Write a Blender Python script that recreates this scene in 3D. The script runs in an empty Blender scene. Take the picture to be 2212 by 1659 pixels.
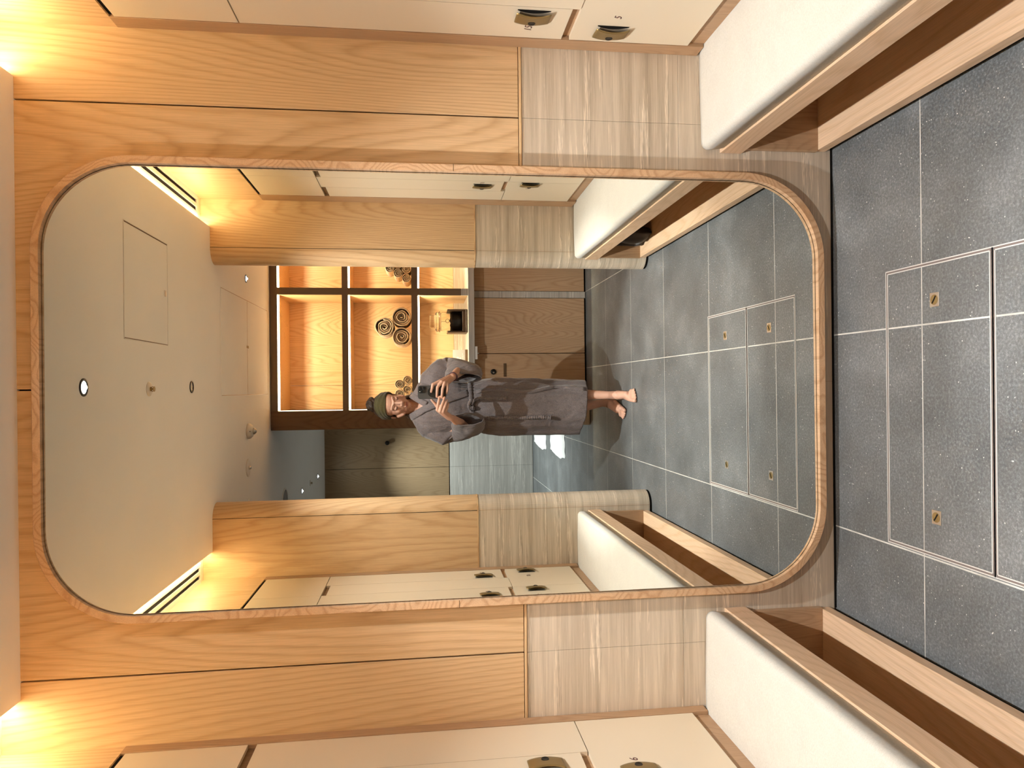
import bpy, bmesh, math, random
from mathutils import Vector, Matrix, Euler
from math import pi, sin, cos, radians as R_
random.seed(7)
SC = bpy.context.scene
COL = SC.collection

# ------------------------------------------------------------------ camera (a phone held upright, photo stored on its side)
def cam_matrix(th, ro, ya):
    B = Matrix(((0, 1, 0), (0, 0, -1), (-1, 0, 0)))
    return (Matrix.Rotation(ya, 3, 'Z') @ Matrix.Rotation(-th, 3, 'X') @ Matrix.Rotation(ro, 3, 'Y') @ B)
CAM_D, CAM_H = 2.084, 1.2892
cd = bpy.data.cameras.new('camera'); cam = bpy.data.objects.new('camera', cd); COL.objects.link(cam)
cam.matrix_world = Matrix.Translation((0, -CAM_D, CAM_H)) @ cam_matrix(0.12597, 0.010967, 0.001742).to_4x4()
cd.sensor_fit = 'HORIZONTAL'; cd.sensor_width = 36.0; cd.lens = 1526.29 / 2212 * 36.0
cd.clip_start = 0.004; cd.clip_end = 50
SC.camera = cam

# ------------------------------------------------------------------ world, exposure
w = bpy.data.worlds.new('world'); SC.world = w; w.use_nodes = True
w.node_tree.nodes['Background'].inputs[0].default_value = (1.0, 0.86, 0.68, 1)
w.node_tree.nodes['Background'].inputs[1].default_value = 0.10
SC.view_settings.view_transform = 'Standard'
SC.view_settings.look = 'None'
SC.view_settings.exposure = 1.20
SC.view_settings.gamma = 1.0
SC.cycles.use_denoising = True
SC.cycles.max_bounces = 10
SC.cycles.diffuse_bounces = 6
SC.cycles.glossy_bounces = 5
SC.cycles.transmission_bounces = 8
SC.cycles.sample_clamp_indirect = 6.0
SC.cycles.caustics_reflective = False
SC.cycles.caustics_refractive = False
SC.cycles.blur_glossy = 0.5

WARM = (1.0, 0.62, 0.27)
SPOTC = (0.96, 0.98, 1.0)
COOL = (0.86, 0.95, 1.0)
P_SPOT, P_COVE, P_SHELF, P_SPILL = 50.0, 80.0, 5.2, 14.5

# ------------------------------------------------------------------ helpers
def prop(o, label=None, cat=None, group=None, kind=None):
    if label: o['label'] = label
    if cat: o['category'] = cat
    if group: o['group'] = group
    if kind: o['kind'] = kind
    return o

def thing(name, label, cat, loc=(0, 0, 0), rot=(0, 0, 0), group=None):
    o = bpy.data.objects.new(name, None); COL.objects.link(o)
    o.location = loc; o.rotation_euler = rot; o.empty_display_size = 0.05
    return prop(o, label, cat, group)

def obj(name, bm, mat, parent=None, smooth=False, kind=None):
    me = bpy.data.meshes.new(name)
    bmesh.ops.recalc_face_normals(bm, faces=bm.faces)
    bm.to_mesh(me); bm.free()
    for m in (mat if isinstance(mat, (list, tuple)) else [mat]): me.materials.append(m)
    if smooth:
        for p in me.polygons: p.use_smooth = True
    o = bpy.data.objects.new(name, me); COL.objects.link(o)
    if parent is not None: o.parent = parent
    if kind: o['kind'] = kind
    return o

def box(bm, x0, x1, y0, y1, z0, z1, bev=0.0, seg=2):
    vs = [bm.verts.new((x, y, z)) for z in (z0, z1) for y in (y0, y1) for x in (x0, x1)]
    f = [(0, 2, 3, 1), (4, 5, 7, 6), (0, 1, 5, 4), (2, 6, 7, 3), (0, 4, 6, 2), (1, 3, 7, 5)]
    fs = [bm.faces.new([vs[i] for i in q]) for q in f]
    if bev > 0:
        es = set(e for q in fs for e in q.edges)
        bmesh.ops.bevel(bm, geom=list(es), offset=bev, segments=seg, profile=0.5, affect='EDGES')
    return bm

def B(x0, x1, y0, y1, z0, z1, bev=0.0, seg=2):
    return box(bmesh.new(), min(x0, x1), max(x0, x1), min(y0, y1), max(y0, y1), min(z0, z1), max(z0, z1), bev, seg)

def lathe(bm, prof, seg=32, c=(0, 0, 0), axis='Z', cap=True):
    rings = []
    for r, h in prof:
        ring = []
        for i in range(seg):
            a = 2 * pi * i / seg
            p = (r * cos(a), r * sin(a), h)
            if axis == 'Y': p = (p[0], p[2], p[1])
            if axis == 'X': p = (p[2], p[0], p[1])
            ring.append(bm.verts.new((p[0] + c[0], p[1] + c[1], p[2] + c[2])))
        rings.append(ring)
    for a, b in zip(rings, rings[1:]):
        for i in range(seg):
            bm.faces.new((a[i], a[(i + 1) % seg], b[(i + 1) % seg], b[i]))
    if cap:
        bm.faces.new(rings[0][::-1]); bm.faces.new(rings[-1])
    return bm

def loft(bm, rings, closed=True, cap=False):
    vr = [[bm.verts.new(p) for p in r] for r in rings]
    n = len(vr[0])
    for a, b in zip(vr, vr[1:]):
        for i in range(n if closed else n - 1):
            bm.faces.new((a[i], a[(i + 1) % n], b[(i + 1) % n], b[i]))
    if cap:
        bm.faces.new(vr[0][::-1]); bm.faces.new(vr[-1])
    return bm

def tube(bm, pts, r, seg=8):
    pts = [Vector(p) for p in pts]; rings = []
    n = len(pts)
    for i, p in enumerate(pts):
        t = (pts[min(i + 1, n - 1)] - pts[max(i - 1, 0)]).normalized()
        u = t.orthogonal().normalized() if i == 0 else (u - t * u.dot(t)).normalized()
        v = t.cross(u); rr = r[i] if isinstance(r, (list, tuple)) else r
        rings.append([p + (u * cos(2 * pi * k / seg) + v * sin(2 * pi * k / seg)) * rr for k in range(seg)])
    return loft(bm, rings, cap=True)

def dup(root, loc=None, label=None, rotz=None):
    def rec(o, par):
        c = o.copy(); COL.objects.link(c)
        c.parent = par
        for ch in list(o.children): rec(ch, c)
        return c
    r = rec(root, None)
    if loc is not None: r.location = loc
    if rotz is not None: r.rotation_euler.z = rotz
    if label: r['label'] = label
    return r

# ------------------------------------------------------------------ materials
def mat_base(name, col=(0.5, 0.5, 0.5), rough=0.5, metal=0.0, spec=0.5):
    m = bpy.data.materials.new(name); m.use_nodes = True
    nt = m.node_tree; b = nt.nodes['Principled BSDF']
    b.inputs['Base Color'].default_value = (*col, 1); b.inputs['Roughness'].default_value = rough
    b.inputs['Metallic'].default_value = metal; b.inputs['Specular IOR Level'].default_value = spec
    return m, nt, b

def N(nt, t, **k):
    n = nt.nodes.new(t)
    for a, v in k.items(): setattr(n, a, v)
    return n

def coords(nt, scale=(1, 1, 1), rnd=True):
    tc = N(nt, 'ShaderNodeTexCoord'); mp = N(nt, 'ShaderNodeMapping')
    mp.inputs['Scale'].default_value = scale
    nt.links.new(tc.outputs['Object'], mp.inputs['Vector'])
    if rnd:
        oi = N(nt, 'ShaderNodeObjectInfo'); mu = N(nt, 'ShaderNodeMath', operation='MULTIPLY')
        mu.inputs[1].default_value = 37.0
        nt.links.new(oi.outputs['Random'], mu.inputs[0]); nt.links.new(mu.outputs[0], mp.inputs['Location'])
    return mp.outputs['Vector']

def noise(nt, vec, scale, detail=2, rough=0.5, dist=0.0):
    n = N(nt, 'ShaderNodeTexNoise'); n.inputs['Scale'].default_value = scale
    n.inputs['Detail'].default_value = detail; n.inputs['Roughness'].default_value = rough
    n.inputs['Distortion'].default_value = dist
    nt.links.new(vec, n.inputs['Vector']); return n.outputs['Fac']

def math_(nt, op, a, b=None, c=None):
    n = N(nt, 'ShaderNodeMath', operation=op)
    for i, v in enumerate((a, b, c)):
        if v is None: continue
        if isinstance(v, (int, float)): n.inputs[i].default_value = v
        else: nt.links.new(v, n.inputs[i])
    return n.outputs[0]

def ramp(nt, fac, stops):
    r = N(nt, 'ShaderNodeValToRGB'); cr = r.color_ramp
    while len(cr.elements) < len(stops): cr.elements.new(0.5)
    for e, (p, c) in zip(cr.elements, stops): e.position = p; e.color = (*c, 1)
    nt.links.new(fac, r.inputs[0]); return r.outputs[0]

def mix(nt, fac, a, b, mode='MIX'):
    n = N(nt, 'ShaderNodeMix', data_type='RGBA', blend_type=mode)
    for i, v in ((0, fac), (6, a), (7, b)):
        if isinstance(v, (int, float)): n.inputs[i].default_value = v
        elif isinstance(v, tuple): n.inputs[i].default_value = (*v, 1)
        else: nt.links.new(v, n.inputs[i])
    return n.outputs[2]

def bump(nt, b, h, strength=0.2, dist=0.002):
    n = N(nt, 'ShaderNodeBump'); n.inputs['Strength'].default_value = strength; n.inputs['Distance'].default_value = dist
    nt.links.new(h, n.inputs['Height']); nt.links.new(n.outputs[0], b.inputs['Normal'])

def wood(name, light, dark, axis='Z', rough=0.42, cath=1.0, rings=78.0, freq=1.55):
    m, nt, b = mat_base(name, rough=rough, spec=0.35)
    s = {'Z': (1, 1, 0.13), 'X': (0.13, 1, 1), 'Y': (1, 0.13, 1)}[axis]
    f = {'Z': (1, 1, 0.02), 'X': (0.02, 1, 1), 'Y': (1, 0.02, 1)}[axis]
    v = coords(nt, s)
    n1 = noise(nt, v, freq, 2.0, 0.36, 0.25)
    n1b = noise(nt, v, 30.0, 2, 0.6)
    h = math_(nt, 'MULTIPLY', n1, rings)
    h = math_(nt, 'ADD', h, math_(nt, 'MULTIPLY', n1b, 0.85))
    fr = math_(nt, 'FRACT', h)
    line = ramp(nt, fr, [(0.0, (0.35, 0.35, 0.35)), (0.12, (0.02, 0.02, 0.02)), (0.55, (0.08, 0.08, 0.08)), (0.88, (0.85, 0.85, 0.85)), (1.0, (0.35, 0.35, 0.35))])
    fine = noise(nt, coords(nt, f), 420.0, 3, 0.7)
    big = noise(nt, v, 1.1, 1, 0.5)
    c = mix(nt, line, light, dark)
    c = mix(nt, math_(nt, 'MULTIPLY', big, 0.35), c, dark)
    finer = ramp(nt, fine, [(0.30, (0.80, 0.80, 0.80)), (0.62, (1.06, 1.06, 1.06))])
    c = mix(nt, 0.75, c, finer, 'MULTIPLY')
    nt.links.new(c, b.inputs['Base Color'])
    bump(nt, b, fine, 0.12, 0.0008)
    return m

OAK = wood('oak_vertical', (0.66, 0.455, 0.26), (0.50, 0.32, 0.16))
OAKX = wood('oak_along_x', (0.70, 0.48, 0.26), (0.46, 0.26, 0.12), 'X')
OAKY = wood('oak_along_y', (0.66, 0.43, 0.25), (0.50, 0.30, 0.155), 'Y', freq=2.3, rings=70)
OAKF = wood('oak_mirror_frame', (0.66, 0.44, 0.265), (0.46, 0.27, 0.14), 'Y', freq=4.0, rings=34)
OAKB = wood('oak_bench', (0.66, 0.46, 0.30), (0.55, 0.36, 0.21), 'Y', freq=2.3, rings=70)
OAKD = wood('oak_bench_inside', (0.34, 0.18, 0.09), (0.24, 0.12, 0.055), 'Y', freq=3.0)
OAKTRIM = wood('oak_trim', (0.42, 0.265, 0.15), (0.33, 0.195, 0.105), 'Z', freq=4)
OAKSH = wood('oak_shelf_back', (0.74, 0.50, 0.27), (0.56, 0.34, 0.15), 'Z', freq=2.4)
OAKCAB = wood('oak_cabinet', (0.64, 0.445, 0.28), (0.50, 0.325, 0.185), 'Z', freq=2.4)
BRONZE, _n, _b = mat_base('bronze_brown_laminate', (0.18, 0.122, 0.074), 0.5)
DARKW = wood('dark_stained_wood', (0.060, 0.030, 0.015), (0.030, 0.015, 0.008), 'Z', freq=4)
BROWN = wood('dark_oak', (0.175, 0.105, 0.055), (0.125, 0.070, 0.034), 'Z', freq=2.5)

def stone(name, light, dark, cracks=1.0, joints=None):
    m, nt, b = mat_base(name, rough=0.38, spec=0.45)
    v = coords(nt, (0.30, 0.30, 11.0), rnd=False)
    n1 = noise(nt, v, 2.2, 8, 0.78, 0.18)
    c = ramp(nt, n1, [(0.33, dark), (0.5, tuple((a + d) / 2 for a, d in zip(light, dark))), (0.67, light)])
    v2 = coords(nt, (0.7, 0.7, 19.0), rnd=False)
    n2 = noise(nt, v2, 1.5, 6, 0.72, 0.15)
    vein = ramp(nt, n2, [(0.56, (0, 0, 0)), (0.60, (1, 1, 1)), (0.635, (0, 0, 0))])
    c = mix(nt, math_(nt, 'MULTIPLY', vein, 0.7), c, tuple(min(1, x * 1.35) for x in light))
    v3 = coords(nt, (0.9, 0.9, 24.0), rnd=False)
    n3 = noise(nt, v3, 1.2, 5, 0.7, 0.2)
    cr = ramp(nt, n3, [(0.60, (0, 0, 0)), (0.62, (1, 1, 1)), (0.64, (0, 0, 0))])
    c = mix(nt, math_(nt, 'MULTIPLY', cr, 0.5 * cracks), c, tuple(x * 0.45 for x in dark))
    fib = noise(nt, coords(nt, (1.5, 1.5, 60), rnd=False), 3.0, 3, 0.6)
    c = mix(nt, 0.5, c, ramp(nt, fib, [(0.3, (0.76, 0.75, 0.73)), (0.7, (1.14, 1.14, 1.14))]), 'MULTIPLY')
    nt.links.new(c, b.inputs['Base Color'])
    return m
STONE = stone('vein_cut_travertine', (0.68, 0.585, 0.465), (0.40, 0.325, 0.24))
STONEG = stone('vein_cut_stone_cool_lit', (0.66, 0.64, 0.59), (0.43, 0.41, 0.37), 0.5)  # stone greyed: the cool light falling on it is put into the colour
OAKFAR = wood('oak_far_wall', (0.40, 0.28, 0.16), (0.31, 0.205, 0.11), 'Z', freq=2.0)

def floor_mat():
    m, nt, b = mat_base('dark_grey_porcelain', rough=0.45, spec=0.4)
    v = coords(nt, (1, 1, 1), rnd=False)
    big = noise(nt, v, 3.2, 5, 0.62, 0.3)
    c = ramp(nt, big, [(0.30, (0.084, 0.088, 0.0885)), (0.55, (0.128, 0.134, 0.134)), (0.75, (0.188, 0.196, 0.195))])
    mid = noise(nt, v, 150, 4, 0.75)
    c = mix(nt, 0.9, c, ramp(nt, mid, [(0.30, (0.50, 0.50, 0.50)), (0.52, (0.95, 0.95, 0.95)), (0.72, (1.85, 1.85, 1.85))]), 'MULTIPLY')
    vo = N(nt, 'ShaderNodeTexVoronoi'); vo.inputs['Scale'].default_value = 120
    nt.links.new(v, vo.inputs['Vector'])
    sp = ramp(nt, vo.outputs['Distance'], [(0.0, (1, 1, 1)), (0.16, (1, 1, 1)), (0.22, (0, 0, 0))])
    sel = math_(nt, 'GREATER_THAN', noise(nt, v, 30, 3, 0.7), 0.57)
    cell = N(nt, 'ShaderNodeSeparateColor'); nt.links.new(vo.outputs['Color'], cell.inputs[0])
    sel2 = math_(nt, 'GREATER_THAN', cell.outputs[0], 0.62)
    s = math_(nt, 'MULTIPLY', math_(nt, 'MULTIPLY', sp, sel2), math_(nt, 'ADD', math_(nt, 'MULTIPLY', sel, 0.75), 0.10))
    c = mix(nt, s, c, (0.60, 0.60, 0.55))
    # tile tone + grout
    sx = N(nt, 'ShaderNodeSeparateXYZ'); nt.links.new(v, sx.inputs[0])
    gx = math_(nt, 'DIVIDE', math_(nt, 'SUBTRACT', sx.outputs[0], 0.1393), 0.6006)
    gy = math_(nt, 'DIVIDE', math_(nt, 'ADD', sx.outputs[1], 0.3965), 0.6)
    cx = N(nt, 'ShaderNodeCombineXYZ')
    nt.links.new(math_(nt, 'FLOOR', gx), cx.inputs[0]); nt.links.new(math_(nt, 'FLOOR', gy), cx.inputs[1])
    wn = N(nt, 'ShaderNodeTexWhiteNoise', noise_dimensions='2D'); nt.links.new(cx.outputs[0], wn.inputs[0])
    tone = math_(nt, 'ADD', math_(nt, 'MULTIPLY', wn.outputs[0], 0.14), 0.93)
    tc = N(nt, 'ShaderNodeCombineColor')
    for i in range(3): nt.links.new(tone, tc.inputs[i])
    c = mix(nt, 1.0, c, tc.outputs[0], 'MULTIPLY')
    def near(g, wdt):
        a = math_(nt, 'ABSOLUTE', math_(nt, 'SUBTRACT', math_(nt, 'FRACT', math_(nt, 'ADD', g, 0.5)), 0.5))
        return math_(nt, 'LESS_THAN', a, wdt / 0.6 / 2)
    gr = math_(nt, 'MAXIMUM', near(gx, 0.0042), near(gy, 0.0032))
    gn = noise(nt, v, 9, 3, 0.6)
    grc = ramp(nt, gn, [(0.3, (0.36, 0.35, 0.31)), (0.7, (0.62, 0.61, 0.55))])
    c = mix(nt, gr, c, grc)
    nt.links.new(c, b.inputs['Base Color'])
    rr = math_(nt, 'ADD', math_(nt, 'MULTIPLY', mid, 0.2), 0.34)
    nt.links.new(rr, b.inputs['Roughness'])
    bump(nt, b, mid, 0.12, 0.0006)
    return m
FLOOR = floor_mat()

def paint(name, col, rough=0.7, spec=0.3, amp=0.03):
    m, nt, b = mat_base(name, col, rough, spec=spec)
    n = noise(nt, coords(nt, (1, 1, 1), rnd=False), 1.4, 3)
    c = mix(nt, 1.0, col, ramp(nt, n, [(0.3, (1 - amp,) * 3), (0.7, (1 + amp,) * 3)]), 'MULTIPLY')
    nt.links.new(c, b.inputs['Base Color'])
    return m
CEIL = paint('ceiling_paint', (0.90, 0.885, 0.85), 0.8)
COVEW = paint('cove_paint', (0.80, 0.74, 0.62), 0.7)
CREAM = paint('cream_laminate', (0.66, 0.56, 0.415), 0.38, 0.4)
WHITE = paint('white_enamel', (0.82, 0.81, 0.78), 0.35, 0.5)
GLOSSW = paint('white_ceramic', (0.75, 0.70, 0.62), 0.35, 0.5)
BLACK, _, _ = mat_base('black_gap', (0.008, 0.007, 0.006), 0.8, spec=0.1)
BLKM, _, _ = mat_base('black_metal', (0.018, 0.016, 0.015), 0.35, metal=0.6)
BRASS = paint('aged_brass', (0.30, 0.215, 0.09), 0.35, 0.6); BRASS.node_tree.nodes['Principled BSDF'].inputs['Metallic'].default_value = 0.75
INKM, _, _ = mat_base('dark_ink', (0.09, 0.035, 0.03), 0.6)
STEEL, _, _ = mat_base('brushed_steel', (0.56, 0.52, 0.46), 0.3, metal=0.9)
SILV, _, _ = mat_base('grout_metal_strip', (0.52, 0.50, 0.46), 0.5)
GAPM, _, _ = mat_base('hatch_gap', (0.16, 0.125, 0.11), 0.8)
CHROME, _, _ = mat_base('chrome', (0.8, 0.78, 0.74), 0.12, metal=1.0)
GREYM, _, _ = mat_base('grey_speaker_grille', (0.23, 0.22, 0.215), 0.6)

def fabric(name, c1, c2, sc=900, rough=0.9, bmp=0.35, sheen=0.15):
    m, nt, b = mat_base(name, c1, rough, spec=0.2)
    v = coords(nt, (1, 1, 1))
    n = noise(nt, v, sc, 2, 0.6); n2 = noise(nt, v, 14, 3, 0.6)
    v3 = coords(nt, (1, 6, 1)); n3 = noise(nt, v3, sc * 0.35, 2, 0.6)
    f = math_(nt, 'ADD', math_(nt, 'MULTIPLY', n, 0.45), math_(nt, 'MULTIPLY', n3, 0.55))
    c = ramp(nt, f, [(0.34, c2), (0.62, c1)])
    c = mix(nt, 0.5, c, ramp(nt, n2, [(0.3, (0.93,) * 3), (0.7, (1.05,) * 3)]), 'MULTIPLY')
    nt.links.new(c, b.inputs['Base Color'])
    b.inputs['Sheen Weight'].default_value = sheen
    bump(nt, b, f, bmp, 0.0012)
    return m
CUSH = fabric('cream_woven_upholstery', (0.58, 0.555, 0.49), (0.465, 0.44, 0.38), 420)
TOWEL = fabric('cream_terry', (0.70, 0.58, 0.42), (0.58, 0.46, 0.32), 420, bmp=0.6)
TOWELG = fabric('taupe_terry', (0.50, 0.38, 0.26), (0.36, 0.26, 0.17), 300, bmp=0.6)
MAT = fabric('white_terry', (0.86, 0.85, 0.83), (0.78, 0.77, 0.75), 300, bmp=0.5)
ROBE = fabric('taupe_linen', (0.215, 0.178, 0.176), (0.115, 0.093, 0.092), 480, 0.62, 0.4, 0.35)
BAND = fabric('olive_jersey', (0.075, 0.062, 0.024), (0.045, 0.037, 0.013), 500)
BAGM = fabric('dark_brown_cloth', (0.028, 0.017, 0.011), (0.016, 0.010, 0.007), 300, 0.7)
_nt = ROBE.node_tree; _b0 = _nt.nodes['Principled BSDF']
_bp = N(_nt, 'ShaderNodeBump'); _bp.inputs['Strength'].default_value = 0.55; _bp.inputs['Distance'].default_value = 0.012
_nz = noise(_nt, coords(_nt, (1.6, 1.6, 0.55), rnd=False), 22, 3, 0.55, 1.2)
_nt.links.new(_nz, _bp.inputs['Height'])
_old = [n for n in _nt.nodes if n.type == 'BUMP' and n != _bp][0]
_nt.links.new(_bp.outputs[0], _old.inputs['Normal'])
def hairm():
    m, nt, b = mat_base('dark_brown_hair', rough=0.5, spec=0.4)
    n = noise(nt, coords(nt, (1, 1, 5)), 160, 3, 0.7)
    nt.links.new(ramp(nt, n, [(0.3, (0.012, 0.007, 0.004)), (0.7, (0.055, 0.028, 0.014))]), b.inputs['Base Color'])
    bump(nt, b, n, 0.6, 0.002); return m
HAIR = hairm()
def skinm(name, col, var=0.05):
    m, nt, b = mat_base(name, col, 0.5, spec=0.35)
    n = noise(nt, coords(nt, (1, 1, 1), rnd=False), 22, 3, 0.6)
    nt.links.new(mix(nt, 1.0, col, ramp(nt, n, [(0.3, (1 - var, 1 - var * 1.3, 1 - var * 1.3)), (0.7, (1 + var,) * 3)]), 'MULTIPLY'), b.inputs['Base Color'])
    b.inputs['Subsurface Weight'].default_value = 0.08
    b.inputs['Subsurface Radius'].default_value = (0.01, 0.004, 0.002)
    return m
SKIN = skinm('skin', (0.58, 0.335, 0.24))
LIPS = skinm('lips', (0.40, 0.165, 0.13))
NAIL = skinm('nail', (0.60, 0.36, 0.29))
BROWM, _, _ = mat_base('eyebrow', (0.12, 0.06, 0.035), 0.7)
EYEM, _, _ = mat_base('eye_lashes', (0.03, 0.015, 0.01), 0.5)

def emis(name, col, s):
    m = bpy.data.materials.new(name); m.use_nodes = True; nt = m.node_tree
    nt.nodes.remove(nt.nodes['Principled BSDF'])
    e = N(nt, 'ShaderNodeEmission'); e.inputs[0].default_value = (*col, 1); e.inputs[1].default_value = s
    nt.links.new(e.outputs[0], nt.nodes['Material Output'].inputs[0]); return m
LED_SHELF = emis('led_shelf', (1.0, 0.84, 0.60), 9.0)
LED_SIDE = emis('led_shelf_side', (1.0, 0.86, 0.64), 5.0)
LED_COVE = emis('led_cove', (1.0, 0.775, 0.44), P_COVE)
LENS_ON = emis('lens_lit', (0.85, 0.93, 1.0), 3.0)
LENS_DIM, _, _ = mat_base('lens_dark', (0.06, 0.075, 0.09), 0.15)

mm = bpy.data.materials.new('silvered_glass'); mm.use_nodes = True
_b = mm.node_tree.nodes['Principled BSDF']
_b.inputs['Base Color'].default_value = (0.90, 0.91, 0.85, 1); _b.inputs['Metallic'].default_value = 1.0; _b.inputs['Roughness'].default_value = 0.0
MIRROR = mm
gm = bpy.data.materials.new('clear_glass'); gm.use_nodes = True
_b = gm.node_tree.nodes['Principled BSDF']
_b.inputs['Base Color'].default_value = (0.98, 0.98, 0.95, 1); _b.inputs['Roughness'].default_value = 0.02
_b.inputs['Transmission Weight'].default_value = 1.0; _b.inputs['IOR'].default_value = 1.3
GLASS = gm

# ------------------------------------------------------------------ lamps of the room
ZC = 2.388          # ceiling
YS, YB = -1.83, -1.99      # stub walls
def spot(name, loc, power, col=SPOTC, ang=76, blend=0.45, rad=0.018, parent=None):
    l = bpy.data.lights.new(name, 'SPOT'); l.energy = power; l.color = col
    l.spot_size = R_(ang); l.spot_blend = blend; l.shadow_soft_size = rad
    o = bpy.data.objects.new(name, l); COL.objects.link(o); o.location = loc
    if parent: o.parent = parent
    return o

def downlight(x, y, label, lit=True, r=0.027, power=P_SPOT, col=SPOTC, group=None, ang=76, blend=0.45, spill=0.0, spill_ang=172, spill_blend=1.0):
    t = thing('downlight', label, 'downlight', (x, y, ZC), group=group)
    bm = bmesh.new()
    prof = [(r, -0.0005), (r, -0.003), (r * 0.72, -0.0035), (r * 0.70, 0.0)]
    lathe(bm, prof, 36, cap=False); obj('trim_ring', bm, BLKM, t, True)
    bm = bmesh.new(); lathe(bm, [(0.0008, -0.0016), (r * 0.71, -0.0016), (r * 0.71, 0.0)], 36)
    obj('lens', bm, LENS_ON if lit else LENS_DIM, t)
    spot('downlight_lamp', (0, 0, -0.025), power, col, ang=ang, blend=blend, parent=t)
    if spill: spot('spill_lamp', (0, 0, -0.006), spill, col, ang=spill_ang, blend=spill_blend, rad=0.006, parent=t)
    return t
downlight(0.003, -0.413, 'bright round recessed downlight nearest the mirror wall', True, 0.030, P_SPOT * 1.35, ang=90, blend=0.6, spill=P_SPILL)
downlight(0.008, -1.508, 'round recessed downlight with dark lens, further along the alcove ceiling', False, 0.029, P_SPOT * 1.9, ang=52, spill=P_SPILL * 3.4, spill_ang=134, spill_blend=0.8)
downlight(0.698, -2.593, 'small lit downlight beside the double access panel, right of the towel shelves side', True, 0.026, P_SPOT * 0.45, ang=50, spill=1.5)
downlight(-0.934, -4.617, 'small lit downlight nearer the speaker in the far passage', True, 0.030, P_SPOT * 2.1, COOL, ang=86, blend=1.0, spill=3.0)
downlight(-0.92, -5.605, 'small lit downlight nearest the far wood panelled wall', True, 0.030, P_SPOT * 2.1, COOL, ang=86, blend=1.0, spill=3.0)

# ------------------------------------------------------------------ structure
XL, XR = -2.6, 1.40
YF = -6.16
bm = B(XL, XR, YF - 0.1, 0.06, -0.05, 0.0); obj('floor', bm, FLOOR, kind='structure')
# ceiling: one slab with two cove slots beside the alcove
ce = obj('ceiling', B(-0.855, 0.852, YS - 0.012, 0.02, ZC, ZC + 0.012), CEIL, kind='structure')
obj('ceiling_slab', B(XL, XR, YF - 0.1, YS - 0.012, ZC, ZC + 0.06), CEIL, ce)
obj('cove_soffit', box(B(0.84, 1.06, YS - 0.01, 0.02, 2.437, 2.47), -1.06, -0.84, YS - 0.01, 0.02, 2.437, 2.47), COVEW, ce)
# front wall with the mirror
wf = obj('wall_front', B(-1.3, 1.3, 0.012, 0.06, -0.02, 2.5), BLACK, kind='structure')
G = 0.0022
for x0, x1 in ((-1.06, -0.804), (-0.804, -0.006), (-0.006, 0.7886), (0.7886, 1.06)):
    p = obj('wood_panel', B(x0 + G, x1 - G, 0.0, 0.012, 0.998, 2.45, 0.0008, 1), OAK, wf)
obj('wood_strip', B(-1.06, 1.06, -0.0015, 0.012, 0.988, 0.996, 0.001, 1), OAKX, wf)
g = 0.0004
obj('joint_bed', B(-1.06, 1.06, 0.004, 0.0118, 0.006, 0.987), OAKTRIM, wf)
for x0, x1 in ((-1.06, -0.804), (-0.804, -0.006), (-0.006, 0.7886), (0.7886, 1.06)):
    for z0, z1 in ((0.006, 0.503), (0.503, 0.987)):
        obj('stone_slab', B(x0 + g, x1 - g, 0.001, 0.012, z0 + g, z1 - g, 0.0005, 1), STONE, wf)
# walls behind lockers, sides
for nm, s in (('wall_right', 1), ('wall_left', -1)):
    o = obj(nm, B(s * 1.0, s * 1.05, YS, 0.012, 2.118, 2.45), OAK, kind='structure')
    obj('backing', B(s * 1.40, s * 1.45, YS - 0.16, 0.06, 0, 2.45), BLACK, o)
# stub walls with round noses
def stub(name, s, xc, r):
    yc = (YS + YB) / 2
    ry = (YS - YB) / 2
    def outline(grow=0.0, x_out=1.40):
        pts = [(s * x_out, YS + grow), (s * (xc), YS + grow)]
        for i in range(1, 20):
            a = pi / 2 + pi * i / 20
            pts.append((s * (xc + (r + grow) * cos(a)), yc + (ry + grow) * sin(a)))
        pts += [(s * xc, YB - grow), (s * x_out, YB - grow)]
        return pts
    def ext(bm, o2, z0, z1):
        return loft(bm, [[(x, y, z0) for x, y in o2], [(x, y, z1) for x, y in o2]], cap=True)
    top = obj(name, ext(bmesh.new(), outline(), 0.995, 2.45), OAK, kind='structure', smooth=False)
    obj('stone_cladding', ext(bmesh.new(), outline(-0.001), 0.014, 0.987), STONE, top)
    obj('wood_strip', ext(bmesh.new(), outline(0.0015), 0.988, 0.995), OAKX, top)
    obj('shadow_gap', ext(bmesh.new(), outline(-0.004), 0.0, 0.014), BLACK, top)
    b2 = bmesh.new(); box(b2, s * xc - 0.0012, s * xc + 0.0012, YS - 0.002, YS + 0.0006, 0.995, 2.40)
    obj('panel_gap', b2, BLACK, top)
    b2 = bmesh.new(); box(b2, s * xc - 0.0006, s * xc + 0.0006, YS - 0.002, YS - 0.0005, 0.014, 0.987)
    obj('stone_joint', b2, OAKTRIM, top)
    for o in [top] + list(top.children):
        for p in o.data.polygons:
            p.use_smooth = False
stub('wall_stub_right', 1, 0.745, 0.080)
stub('wall_stub_left', -1, 0.685, 0.076)
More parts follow.
